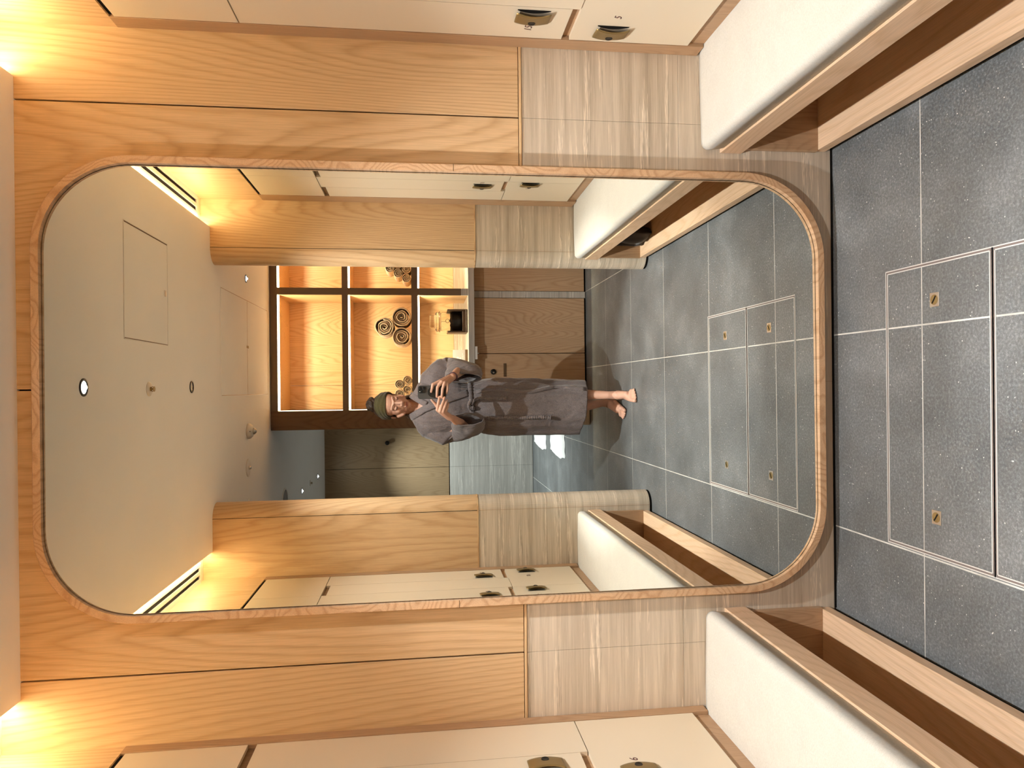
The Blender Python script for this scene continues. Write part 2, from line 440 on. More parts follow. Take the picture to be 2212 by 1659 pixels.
# outer room
obj('wall_back', B(XL, XR, YF - 0.1, YF - 0.012, -0.02, 2.45), BLACK, kind='structure')
wb = bpy.data.objects['wall_back']
xs = [-2.184, -1.549, -0.914, -0.279, 0.356, 0.991, 1.40]
for a, b_ in zip([XL] + xs, xs):
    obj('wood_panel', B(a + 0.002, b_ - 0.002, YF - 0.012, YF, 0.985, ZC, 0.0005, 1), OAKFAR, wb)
    obj('stone_slab', B(a + 0.0006, b_ - 0.0006, YF - 0.012, YF, 0.004, 0.975, 0.0005, 1), STONEG, wb)
obj('wall_far_left', B(XL - 0.1, XL, YF, YS - 0.16, 0, 2.45), OAKCAB, kind='structure')
obj('wall_far_right', B(XR, XR + 0.1, YF, YS - 0.16, 0, 2.45), OAKCAB, kind='structure')
obj('wall_left_end', B(XL, -1.42, YB, YS, 0, 2.45), OAKCAB, kind='structure')
# black strip painted in for the shadow gap at the foot of the front wall
obj('shadow_gap_front', B(-0.72, 0.73, -0.001, 0.012, 0.0, 0.006), BLACK, kind='structure')

# ------------------------------------------------------------------ cove light slots and air vents
for s, side in ((1, 'right'), (-1, 'left')):
    xe = 0.852 if s > 0 else -0.855
    t = thing('cove_light', 'warm glowing light strip hidden in the %s ceiling cove above the %s lockers' % (side, side), 'light strip', (xe + s * 0.002, (YS) / 2, ZC + 0.014))
    obj('profile', B(0, s * 0.006, -0.90, 0.90, -0.0005, 0.030), WHITE, t)
    obj('light_strip', B(s * 0.006, s * 0.0085, -0.895, 0.895, 0.006, 0.020), LED_COVE, t)
    v = thing('slot_vent', 'white linear air vent with two black slots in the %s cove' % side, 'air vent', (s * 0.955, 0, 2.437))
    y0, y1 = -1.752, -0.10
    bm = bmesh.new()
    for a, b_ in ((-0.058, -0.040), (-0.018, 0.000), (0.020, 0.046)):
        box(bm, a, b_, y0, y1, -0.008, 0)
    box(bm, -0.058, 0.046, y0 - 0.014, y0, -0.008, 0); box(bm, -0.058, 0.046, y1, y1 + 0.014, -0.008, 0)
    o = obj('frame', bm, WHITE, v); o.scale.x = s
    bm = bmesh.new(); box(bm, -0.040, -0.018, y0, y1, -0.001, 0); box(bm, 0.0, 0.020, y0, y1, -0.001, 0)
    o = obj('slot', bm, BLACK, v); o.scale.x = s

# ------------------------------------------------------------------ mirror
def rrect(x0, x1, z0, z1, r, n=18):
    pts = []
    for cx, cz, a0 in ((x1 - r, z1 - r, 0), (x0 + r, z1 - r, 90), (x0 + r, z0 + r, 180), (x1 - r, z0 + r, 270)):
        for i in range(n + 1):
            a = R_(a0 + 90 * i / n); pts.append((cx + r * cos(a), cz + r * sin(a)))
    return pts
FX0, FX1, FZ0, FZ1, FR = -0.652, 0.637, 0.046, 2.338, 0.262
mt = thing('mirror', 'tall wall mirror with rounded corners and slim oak frame', 'mirror', (0, 0, 0))
o0 = rrect(FX0, FX1, FZ0, FZ1, FR); wd = 0.0215
i0 = rrect(FX0 + wd, FX1 - wd, FZ0 + wd, FZ1 - wd, FR - wd)
bm = bmesh.new()
n = len(o0)
V = [[bm.verts.new((x, y, z)) for x, z in ring] for ring, y in ((o0, 0.0), (o0, -0.0275), (rrect(FX0+.002, FX1-.002, FZ0+.002, FZ1-.002, FR-.002), -0.0295), (i0, -0.0295), (i0, -0.010))]
for a, b_ in zip(V, V[1:]):
    for i in range(n): bm.faces.new((a[i], a[(i + 1) % n], b_[(i + 1) % n], b_[i]))
for i in range(n): bm.faces.new((V[4][i], V[4][(i + 1) % n], V[0][(i + 1) % n], V[0][i]))
obj('frame', bm, OAKF, mt)
# frame seams
bm = bmesh.new()
for x0, x1, z in ((FX1 - wd, FX1, 1.193), (FX0, FX0 + wd, 1.189)):
    obj('frame_joint', B(x0, x1, -0.0298, -0.0290, z, z + 0.0015), BROWN, mt)
g_ = bmesh.new()
ps, ta = 0.004013, -0.000806
gi = rrect(FX0 + wd + .0025, FX1 - wd - .0025, FZ0 + wd + .0025, FZ1 - wd - .0025, FR - wd - .0025)
nv = Vector((sin(ps) * cos(ta), -cos(ps) * cos(ta), sin(ta))); kk = nv.dot(Vector((0, -0.015, 1.2)))
def ymir(x, z, off=0.0): return (kk - nv.x * x - nv.z * z) / nv.y - off
g_.faces.new([g_.verts.new((x, ymir(x, z), z)) for x, z in gi])
go = obj('glass', g_, MIRROR, mt)
obj('backing', loft(bmesh.new(), [[(x, -0.009, z) for x, z in rrect(FX0 + .01, FX1 - .01, FZ0 + .01, FZ1 - .01, FR - .01)], [(x, -0.001, z) for x, z in rrect(FX0 + .01, FX1 - .01, FZ0 + .01, FZ1 - .01, FR - .01)]], cap=True), BLACK, mt)

# ------------------------------------------------------------------ benches
def bench(s, side):
    y0, y1 = YS + 0.002, -0.001
    XFR = 0.716                       # front face
    t = thing('bench', 'long %s hand oak bench with cream cushion and open shoe niche below' % side if False else
              ('oak bench with cream cushion under lockers 1 to 5, dark bag in its niche' if s > 0 else 'oak bench with cream cushion under lockers 6 to 10, niche empty'), 'bench', (0, 0, 0))
    def P(name, x0, x1, a, b_, z0, z1, mat, bev=0.001, sub=None):
        return obj(name, B(s * x0, s * x1, a, b_, z0, z1, bev, 1), mat, sub or t)
    P('rail', 0.7015, 0.735, y0, y1, 0.303, 0.372, OAKB)
    P('seat_board', 0.735, 1.0, y0, y1, 0.345, 0.371, OAKB)
    P('lower_board', 0.716, 0.925, y0 + 0.0, y1, 0.025, 0.058, OAKB)
    P('end_panel', 0.712, 1.0, y1 - 0.018, y1, 0.058, 0.303, OAKTRIM)
    P('end_panel', 0.712, 1.0, y0, y0 + 0.018, 0.058, 0.303, OAKTRIM)
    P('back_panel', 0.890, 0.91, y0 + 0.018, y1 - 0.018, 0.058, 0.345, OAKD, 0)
    P('plinth', 0.728, 0.90, y0, y1, 0.0, 0.025, BLACK, 0)
    # cushion
    x0, x1, z0, z1 = 0.7035, 1.10, 0.372, 0.4385
    bm = bmesh.new(); r = 0.020
    nY, nS = 60, 10
    prof = [(x1, z0), (x0 + 0.004, z0)]
    for i in range(nS + 1):
        a = pi - (pi / 2) * i / nS
        prof.append((x0 + r + r * cos(a), z1 - r + r * sin(a)))
    prof += [(x0 + r + (x1 - x0 - r) * k / 8, z1 + 0.003 * sin(pi * k / 8)) for k in range(1, 9)]
    rings = []
    for j in range(nY + 1):
        u = j / nY; y = y0 + 0.001 + (y1 - y0 - 0.002) * u
        e = min((y - y0), (y1 - y)); sh = 0.0
        if e < 0.02: sh = 0.010 * (1 - math.sqrt(max(0, 1 - ((0.02 - e) / 0.02) ** 2)))
        rings.append([(s * (x + (sh if x < x0 + r else 0)), y, max(z0, z - (sh if z > z0 + .01 else 0) + 0.0008 * sin(9 * y + x * 14))) for x, z in prof])
    loft(bm, rings, cap=True)
    obj('cushion', bm, CUSH, t, True)
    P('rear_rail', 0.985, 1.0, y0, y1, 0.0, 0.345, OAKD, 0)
bench(1, 'right'); bench(-1, 'left')

# ------------------------------------------------------------------ lockers
def text_mesh(body, size):
    c = bpy.data.curves.new('num', 'FONT'); c.body = body; c.size = size; c.extrude = 0.0003
    c.align_x = 'CENTER'; c.align_y = 'CENTER'; c.space_character = 0.95; c.shear = 0.25
    o = bpy.data.objects.new('num', c); COL.objects.link(o)
    dg = bpy.context.evaluated_depsgraph_get()
    me = bpy.data.meshes.new_from_object(o.evaluated_get(dg))
    bpy.data.objects.remove(o); return me

def text_obj(body, size, mat, loc, rot, parent, name='number'):
    me = text_mesh(body, size); me.materials.clear(); me.materials.append(mat)
    o = bpy.data.objects.new(name, me); COL.objects.link(o); o.location = loc; o.rotation_euler = rot; o.parent = parent
    return o

def handle_bm():
    # local frame: u along wall (y), v up (z), w out. body 0.07 x 0.094, crescent side at +u
    bm = bmesh.new(); nV = 14; nU = 8
    rings = []
    for j in range(nV + 1):
        v = -0.047 + 0.094 * j / nV
        q = 1 - (v / 0.047) ** 2
        u0 = -0.026 - 0.013 * q                    # convex side with the key
        u1 = 0.034 - 0.010 * q if True else 0.03     # crescent side
        row = []
        for i in range(nU + 1):
            k = i / nU; u = u0 + (u1 - u0) * k
            w_ = 0.004 + 0.011 * (k ** 0.8) * (0.6 + 0.4 * q)
            row.append((u, v, w_))
        rings.append(row)
    vr = [[bm.verts.new(p) for p in r] for r in rings]
    vb = [[bm.verts.new((r[0][0], r[0][1], 0.0)), bm.verts.new((r[-1][0] , r[-1][1], r[-1][2] - 0.003))] for r in rings]
    for a, b_ in zip(vr, vr[1:]):
        for i in range(nU): bm.faces.new((a[i], a[i + 1], b_[i + 1], b_[i]))
    for j in range(nV):
        bm.faces.new((vr[j][0], vr[j + 1][0], vb[j + 1][0], vb[j][0]))
        bm.faces.new((vr[j][-1], vb[j][1], vb[j + 1][1], vr[j + 1][-1]))
    for j in (0, nV):
        bm.faces.new(vr[j] + [vb[j][1], vb[j][0]] if j else (vr[j] + [vb[j][1], vb[j][0]])[::-1])
    return bm
def crescent_bm():
    bm = bmesh.new(); n = 16
    a = []; b_ = []
    for j in range(n + 1):
        v = -0.045 + 0.09 * j / n; q = 1 - (v / 0.045) ** 2
        a.append((0.033 - 0.012 * q, v)); b_.append((0.036, v))
    vr = []
    for w_ in (0.0003, 0.0012):
        vr.append([bm.verts.new((u, v, w_)) for u, v in a] + [bm.verts.new((u, v, w_)) for u, v in b_[::-1]])
    m_ = len(vr[0])
    bm.faces.new(vr[1]); bm.faces.new(vr[0][::-1])
    for i in range(m_): bm.faces.new((vr[0][i], vr[0][(i + 1) % m_], vr[1][(i + 1) % m_], vr[1][i]))
    return bm
HME = None
def place_handle(s, y, z, flip, door):
    """crescent towards +y when flip=+1, towards -y when flip=-1; wall normal is -s along x"""
    global HME
    M = Matrix(((0, 0, -s), (flip, 0, 0), (0, 1, 0)))      # u->y*flip, v->z, w->-s x
    M4 = Matrix.Translation((s * 0.9995, y, z)) @ M.to_4x4()
    for name, f, mat, sm in (('handle', handle_bm, BRASS, True), ('finger_pull', crescent_bm, BLACK, False)):
        bm = f(); bmesh.ops.transform(bm, matrix=M4, verts=bm.verts); h = obj(name, bm, mat, door, sm)
        if name == 'handle': h['label'] = 'aged brass curved handle'
    bm = bmesh.new(); lathe(bm, [(0.0104, 0.004), (0.0104, 0.0100), (0.0094, 0.0107), (0.001, 0.0100)], 20, c=(-0.017, 0, 0))
    bmesh.ops.transform(bm, matrix=M4, verts=bm.verts); obj('keyhole', bm, BLKM, door, False)

T = 0.0009
def door_poly(s, pts, parent, name='door'):
    """door leaf from a y/z outline, 18 mm thick, face at |x|=1.0"""
    bm = bmesh.new()
    a = [bm.verts.new((s * 1.0, y, z)) for y, z in pts]; b_ = [bm.verts.new((s * 1.018, y, z)) for y, z in pts]
    bm.faces.new(a); bm.faces.new(b_[::-1]); n_ = len(pts)
    for i in range(n_): bm.faces.new((a[i], b_[i], b_[(i + 1) % n_], a[(i + 1) % n_]))
    return obj(name, bm, CREAM, parent)

def lockers(s):
    ya, yb = ((-0.057, -1.725) if s > 0 else (-0.040, -1.776))
    wv = (yb - ya) / 5.0       # negative
    side = 'right' if s > 0 else 'left'
    for k in range(5):
        y_hi = ya + wv * k; y_lo = ya + wv * (k + 1); ym = (y_hi + y_lo) / 2
        nl = (5 - k) if s > 0 else (6 + k); nu = nl + 10
        flip = -1 if k < 2 else 1
        rz = -pi / 2 if s > 0 else pi / 2
        trot = (pi / 2, 0, -pi / 2 if s > 0 else pi / 2)
        # lower locker
        lowlab = 'cream lower locker numbered %d above the bench cushion' % nl
        t = thing('locker', lowlab, 'locker', (0, 0, 0), group='lower lockers over the benches')
        d = door_poly(s, [(y_lo + T, 0.494), (y_hi - T, 0.494), (y_hi - T, 0.855 - T), (y_lo + T, 0.855 - T)], t)
        obj('body', B(s * 1.02, s * 1.38, y_lo + .002, y_hi - .002, 0.49, 0.85), OAKTRIM, t)
        if s > 0:
            yh, yn = (y_hi - 0.056, y_hi - 0.137) if flip < 0 else (y_hi - 0.024, y_hi - 0.105)
            if flip > 0: yh = y_hi - 0.040
        else:
            yh, yn = (y_lo + 0.058, y_lo + 0.117) if flip < 0 else (y_lo + 0.051, y_lo + 0.145)
        place_handle(s, yh, 0.745, flip, d)
        text_obj(str(nl), 0.030, INKM, (s * 0.9996, yn, 0.744), trot, d)
        # upper locker: two door leaves; the handled leaf has the notch at its foot, the other at its head
        uplab = 'cream tall upper locker numbered %d, above locker %d' % (nu, nl)
        t = thing('locker', uplab, 'locker', (0, 0, 0), group='tall lockers in the upper row')
        obj('body', B(s * 1.02, s * 1.38, y_lo + .002, y_hi - .002, 0.86, 1.77), OAKTRIM, t)
        near_handle = (s > 0)          # handled leaf is the mirror-side half on the right bank
        ha, hb = (ym, y_hi) if near_handle else (y_lo, ym)
        oa, ob = (y_lo, ym) if near_handle else (ym, y_hi)
        d = door_poly(s, [(ha + T, 0.878), (hb - T, 0.878), (hb - T, 1.779 - T), (ha + T, 1.779 - T)], t)
        d2 = door_poly(s, [(oa + T, 0.857), (ob - T, 0.857), (ob - T, 1.757), (oa + T, 1.757)], t)
        if s > 0:
            yh, yn = (ha + 0.050, ha + 0.113) if flip < 0 else (ha + 0.085, ha + 0.142)
        else:
            yh, yn = (hb - 0.055, hb - 0.118) if flip < 0 else (ha + 0.122, ha + 0.060)
        place_handle(s, yh, 0.980, flip, d)
        text_obj(str(nu), 0.030, INKM, (s * 0.9996, yn, 0.982), trot, d)
        t = thing('overhead_cupboard', 'cream overhead cupboard panel above tall locker %d' % nu, 'cupboard', (0, 0, 0), group='cupboard panels above the lockers')
        door_poly(s, [(y_lo + T, 1.782), (y_hi - T, 1.782), (y_hi - T, 2.104), (y_lo + T, 2.104)], t)
    # timber surround
    sur = obj('trim_%s' % ('1' if s > 0 else '2'), B(s * 0.9985, s * 1.03, ya + 0.0015, 0.0, 0.443, 2.118, 0.0006, 1), OAKTRIM, kind='structure')
    obj('rear_stile', B(s * 0.9985, s * 1.03, YS, yb - 0.0015, 0.443, 2.118, 0.0006, 1), OAKTRIM, sur)
    obj('bottom_rail', B(s * 1.0095, s * 1.03, yb, ya, 0.40, 0.492, 0.0006, 1), OAKTRIM, sur)
    obj('top_gap', B(s * 1.006, s * 1.04, yb, ya, 2.104, 2.118), BLACK, sur)
    obj('middle_rail', B(s * 1.012, s * 1.02, yb, ya, 0.84, 0.89), OAKTRIM, sur)
    obj('upper_rail', B(s * 1.012, s * 1.02, yb, ya, 1.75, 1.79), BROWN, sur)
lockers(1); lockers(-1)

# ------------------------------------------------------------------ floor hatches
for nm, ya, yb in (('floor hatch with metal edging, the one nearest the mirror wall', -0.255, -0.627), ('floor hatch with metal edging, farther from the mirror wall', -0.627, -1.010)):
    t = thing('floor_hatch', nm, 'floor hatch', (0, 0, 0))
    bm = bmesh.new(); e = 0.004
    X0, X1 = -0.455, 0.297
    for d in (0.0, 0.0075):
        a, b_, c, dd = X0 + d, X1 - d, ya - d, yb + d
        hw = 0.0013
        box(bm, a - hw, a + hw, dd, c, 0, 0.0012); box(bm, b_ - hw, b_ + hw, dd, c, 0, 0.0012)
        box(bm, a, b_, c - hw, c + hw, 0, 0.0012); box(bm, a, b_, dd - hw, dd + hw, 0, 0.0012)
    obj('rim', bm, SILV, t)
    bm = bmesh.new()
    a, b_, c, dd = X0 + .0037, X1 - .0037, ya - .0037, yb + .0037
    for q in ((a - .0022, a + .0022, dd, c), (b_ - .0022, b_ + .0022, dd, c), (a, b_, c - .0015, c + .0015), (a, b_, dd - .0015, dd + .0015)):
        box(bm, *q, 0, 0.0007)
    obj('gap', bm, GAPM, t)
    yc = -0.443 if ya > -0.5 else -0.829
    for xc in (0.199, -0.353):
        bm = bmesh.new(); box(bm, xc - .018, xc + .018, yc - .016, yc + .016, 0.0, 0.0016, 0.0005, 1)
        pl = obj('pull_plate', bm, STEEL, t)
        bm = bmesh.new(); lathe(bm, [(0.013, 0.0016), (0.013, 0.0022), (0.011, 0.0026), (0.002, 0.0024)], 24, c=(xc, yc, 0))
        sc_ = obj('screw', bm, BRASS, pl)
        bm = bmesh.new(); box(bm, -0.011, 0.011, -0.0016, 0.0016, 0.0026, 0.0034)
        bmesh.ops.transform(bm, matrix=Matrix.Translation((xc, yc, 0)) @ Matrix.Rotation(R_(-35), 4, 'Z'), verts=bm.verts)
        obj('slot', bm, BLACK, pl)

# ------------------------------------------------------------------ ceiling fittings
def line_rect(bm, x0, x1, y0, y1, wl, z0, z1):
    for q in ((x0 - wl, x0 + wl, y0, y1), (x1 - wl, x1 + wl, y0, y1), (x0, x1, y0 - wl, y0 + wl), (x0, x1, y1 - wl, y1 + wl)):
        box(bm, *q, z0, z1)
t = thing('access_panel', 'square flush access panel in the alcove ceiling', 'access panel', (0, 0, ZC))
obj('leaf', B(0.190, 0.626, -1.188, -0.739, -0.0015, 0.0), CEIL, t)
bm = bmesh.new(); line_rect(bm, 0.186, 0.630, -1.192, -0.735, 0.0014, -0.0022, 0); obj('edge_bead', bm, WHITE, t)
for q in ((0.6235, 0.6275), (0.1885, 0.1915)): obj('edge_gap', B(q[0], q[1], -1.188, -0.739, -0.0021, -0.001), BROWN, t)
obj('latch', B(0.398, 0.424, -1.168, -1.150, -0.004, 0, 0.001, 1), STEEL, t)
t = thing('access_panel', 'double leaf access panel in the ceiling before the towel shelves', 'access panel', (0, 0, ZC))
for a, b_ in ((-2.611, -2.023), (-3.20, -2.617)):
    lf = obj('leaf', B(-0.036, 0.560, a, b_, -0.0015, 0.0), CEIL, t)
bm = bmesh.new(); line_rect(bm, -0.040, 0.563, -3.203, -2.019, 0.0018, -0.002, 0); box(bm, -0.04, 0.563, -2.616, -2.612, -0.001, 0); obj('edge_bead', bm, WHITE, t)
bm = bmesh.new(); box(bm, -0.036, 0.560, -2.6155, -2.6125, -0.0021, -0.001); box(bm, 0.5585, 0.5615, -3.2, -2.02, -0.0021, -0.001); box(bm, -0.0385, -0.0355, -3.2, -2.02, -0.0021, -0.001); obj('edge_gap', bm, OAKTRIM, t)
bm = bmesh.new(); box(bm, 0.258, 0.274, -2.606, -2.594, -0.005, 0); box(bm, 0.258, 0.274, -2.634, -2.622, -0.005, 0); obj('latch', bm, BRASS, t)

def sprinkler(x, y, label):
    t = thing('sprinkler', label, 'sprinkler', (x, y, ZC))
    bm = bmesh.new(); lathe(bm, [(0.030, 0), (0.030, -0.002), (0.022, -0.0055), (0.010, -0.006)], 28); obj('escutcheon', bm, GLOSSW, t, True)
    bm = bmesh.new(); lathe(bm, [(0.009, -0.004), (0.009, -0.010), (0.004, -0.011), (0.004, -0.019), (0.011, -0.0195), (0.011, -0.021)], 14)
    for a in (-1, 1): tube(bm, [(a * 0.007, 0, -0.009), (a * 0.010, 0, -0.014), (a * 0.004, 0, -0.0195)], 0.0016, 6)
    obj('head', bm, BRASS, t)
sprinkler(-0.002, -0.975, 'small brass sprinkler between the two alcove downlights')
sprinkler(-0.73, -2.62, 'small sprinkler half hidden at the left stub wall')
sprinkler(-0.925, -5.104, 'small sprinkler between the two downlights of the far passage')
t = thing('smoke_detector', 'cream domed smoke detector in front of the dark shelf pillar', 'smoke detector', (-0.268, -2.612, ZC))
bm = bmesh.new(); lathe(bm, [(0.049, 0), (0.050, -0.008), (0.047, -0.018), (0.036, -0.030), (0.026, -0.034)], 36); obj('base', bm, GLOSSW, t, True)
bm = bmesh.new(); lathe(bm, [(0.022, -0.034), (0.021, -0.040), (0.012, -0.052), (0.003, -0.055)], 24); obj('sensor', bm, STEEL, t, True)
bm = bmesh.new(); lathe(bm, [(0.003, 0), (0.003, 0.0015)], 10, c=(0, 0.043, -0.022), axis='Y'); obj('indicator', bm, BLACK, t)
t = thing('ceiling_disc', 'flat round cream ceiling fitting with chrome centre beside the smoke detector', 'ceiling fitting', (-0.500, -2.606, ZC))
bm = bmesh.new(); lathe(bm, [(0.057, 0), (0.057, -0.002), (0.050, -0.005), (0.020, -0.006)], 40); obj('plate', bm, GLOSSW, t, True)
bm = bmesh.new(); lathe(bm, [(0.012, -0.005), (0.012, -0.012), (0.008, -0.020), (0.003, -0.021)], 16); obj('centre', bm, CHROME, t, True)
t = thing('ceiling_speaker', 'large round grey speaker grille in the passage ceiling', 'speaker', (-0.915, -3.80, ZC))
bm = bmesh.new(); lathe(bm, [(0.108, -0.003), (0.108, -0.004), (0.06, -0.006), (0.002, -0.0065)], 48); obj('grille', bm, GREYM, t, True)
bm = bmesh.new(); lathe(bm, [(0.124, 0), (0.124, -0.005), (0.109, -0.006), (0.108, 0)], 48, cap=False); obj('rim', bm, WHITE, t, True)

# ------------------------------------------------------------------ towel shelf unit, counter and cabinets
YSF, YBK, YCAB = -3.29, -3.84, -3.39
t = thing('shelf_unit', 'lit dark framed towel shelving with oak back over the counter', 'shelving', (0, 0, 0))
X_L, X_R = -0.165, 1.40
bars_z = ((2.335, ZC - 0.002), (1.826, 1.870), (1.313, 1.360))
cols = ((X_L, 0.692), (0.743, X_R))
rows = ((1.870, 2.335), (1.360, 1.826), (0.935, 1.313))
bm = bmesh.new()
for z0, z1 in bars_z: box(bm, X_L, X_R, YSF - 0.018, YSF, z0, z1)
box(bm, 0.692, 0.743, YSF - 0.0181, YSF + 0.0003, 0.988, ZC - 0.002)
obj('face_frame', bm, BRONZE, t)
obj('stone_foot', B(0.692, 0.743, YSF - 0.018, YSF + 0.0003, 0.935, 0.987), STONEG, t)
obj('back_panel', B(X_L, 0.025 - .0012, YBK - 0.012, YBK, 1.02, ZC - .01), OAKSH, t)
obj('back_panel', B(0.025 + .0012, 0.72, YBK - 0.012, YBK, 1.02, ZC - .01), OAKSH, t)
obj('back_panel', B(0.722, X_R, YBK - 0.012, YBK, 1.02, ZC - .01), OAKSH, t)
obj('backsplash', B(X_L, X_R, YBK - 0.012, YBK + 0.004, 0.935, 1.018), STONE, t)
obj('divider', B(0.696, 0.739, YBK, YSF - 0.018, 0.935, ZC - .01), OAKSH, t)
bm = bmesh.new(); box(bm, X_L, X_R, YBK, YSF - 0.018, 2.345, 2.378)
obj('top_board', bm, OAKSH, t)
for z0, z1 in bars_z[1:]:
    obj('shelf', B(X_L, X_R, YBK, YSF - 0.018, z0 + 0.008, z1 - 0.0005), OAKSH, t)
def strip_lamp(loc, rot, sx, sy, power, parent):
    l = bpy.data.lights.new('strip_lamp', 'AREA'); l.shape = 'RECTANGLE'; l.size = sx; l.size_y = sy; l.energy = power; l.color = (1.0, 0.85, 0.60)
    o = bpy.data.objects.new('strip_lamp', l); COL.objects.link(o); o.location = loc; o.rotation_euler = rot; o.parent = parent
for (z0, z1) in rows:
    for (x0, x1) in cols:
        obj('light_strip', B(x0 + .004, x1 - .004, YSF - 0.026, YSF - 0.0185, z1 - 0.012, z1 + 0.001), LED_SHELF, t)
        obj('light_baffle', B(x0 + .002, x1 - .002, YSF - 0.058, YSF - 0.055, z1 - 0.006, z1 + 0.012), OAKSH, t)
        strip_lamp(((x0 + x1) / 2, YSF - 0.028, z1 + 0.001), (R_(-38), 0, 0), x1 - x0 - 0.01, 0.006, P_SHELF * (x1 - x0), t)
    obj('light_strip', B(X_L + 0.001, X_L + 0.004, YSF - 0.032, YSF - 0.019, z0 + 0.003, z1 - 0.014), LED_SIDE, t)
# pillar at the end
pl = obj('shelf_end_pillar', B(-0.305, -0.165, YBK - 0.012, YSF, 0.987, ZC - 0.001, 0.004, 2), BROWN)
prop(pl, 'dark oak pillar closing the open end of the lit towel shelves', 'pillar')
obj('stone_base', B(-0.305, -0.165, YBK - 0.012, YSF, 0.004, 0.985, 0.002, 1), STONE, pl)
# counter
c_ = prop(obj('counter', B(X_L, X_R, YBK - 0.012, YSF + 0.004, 0.888, 0.935, 0.002, 1), STONEG), 'grey vein cut stone counter below the towel shelves', 'counter')
# cabinets
def cab(x0, x1, label, knob=False):
    t = thing('base_cabinet', label, 'cabinet', (0, 0, 0))
    obj('body', B(x0 + .002, x1 - .002, YBK, YCAB - 0.02, 0.03, 0.886), OAKTRIM, t)
    d = obj('door', B(x0 + .0015, x1 - .0015, YCAB - 0.018, YCAB, 0.014, 0.884, 0.001, 1), OAKCAB, t)
    obj('kick_board', B(x0, x1, YCAB - 0.05, YCAB - 0.008, 0.0, 0.012), BLACK, t)
    return t, d
cab(0.740, 1.06, 'oak base cabinet right of the stone strip under the counter')
cab(0.256, 0.687, 'oak base cabinet between the stone strip and the door with the lock')
t, d = cab(-0.165, 0.254, 'oak base cabinet with black lock and dark pull behind the person')
bm = bmesh.new(); lathe(bm, [(0.021, 0), (0.021, 0.010), (0.016, 0.014)], 28, c=(0.114, YCAB, 0.739), axis='Y'); k_ = obj('lock', bm, BLKM, d, True)
bm = bmesh.new(); lathe(bm, [(0.008, 0.012), (0.007, 0.022)], 16, c=(0.107, YCAB, 0.737), axis='Y'); obj('lock_core', bm, STEEL, d, True)
obj('pull', B(0.075, 0.178, YCAB - .001, YCAB + 0.004, 0.637, 0.659, 0.001, 1), BROWN, d)
st = prop(obj('stone_strip', B(0.689, 0.738, YCAB - 0.03, YCAB + 0.001, 0.006, 0.886), STONEG), 'narrow upright stone strip, greyed for cool light, between two oak base cabinets', 'stone strip')
wh = thing('white_catch', 'small white T shaped catch under the counter edge', 'catch', (0, 0, 0))
obj('bar', B(0.207, 0.306, YSF - 0.018, YSF - 0.002, 0.867, 0.8885, 0.002, 1), WHITE, wh)
obj('stem', B(0.251, 0.256, YSF - 0.014, YSF - 0.008, 0.857, 0.868), WHITE, wh)

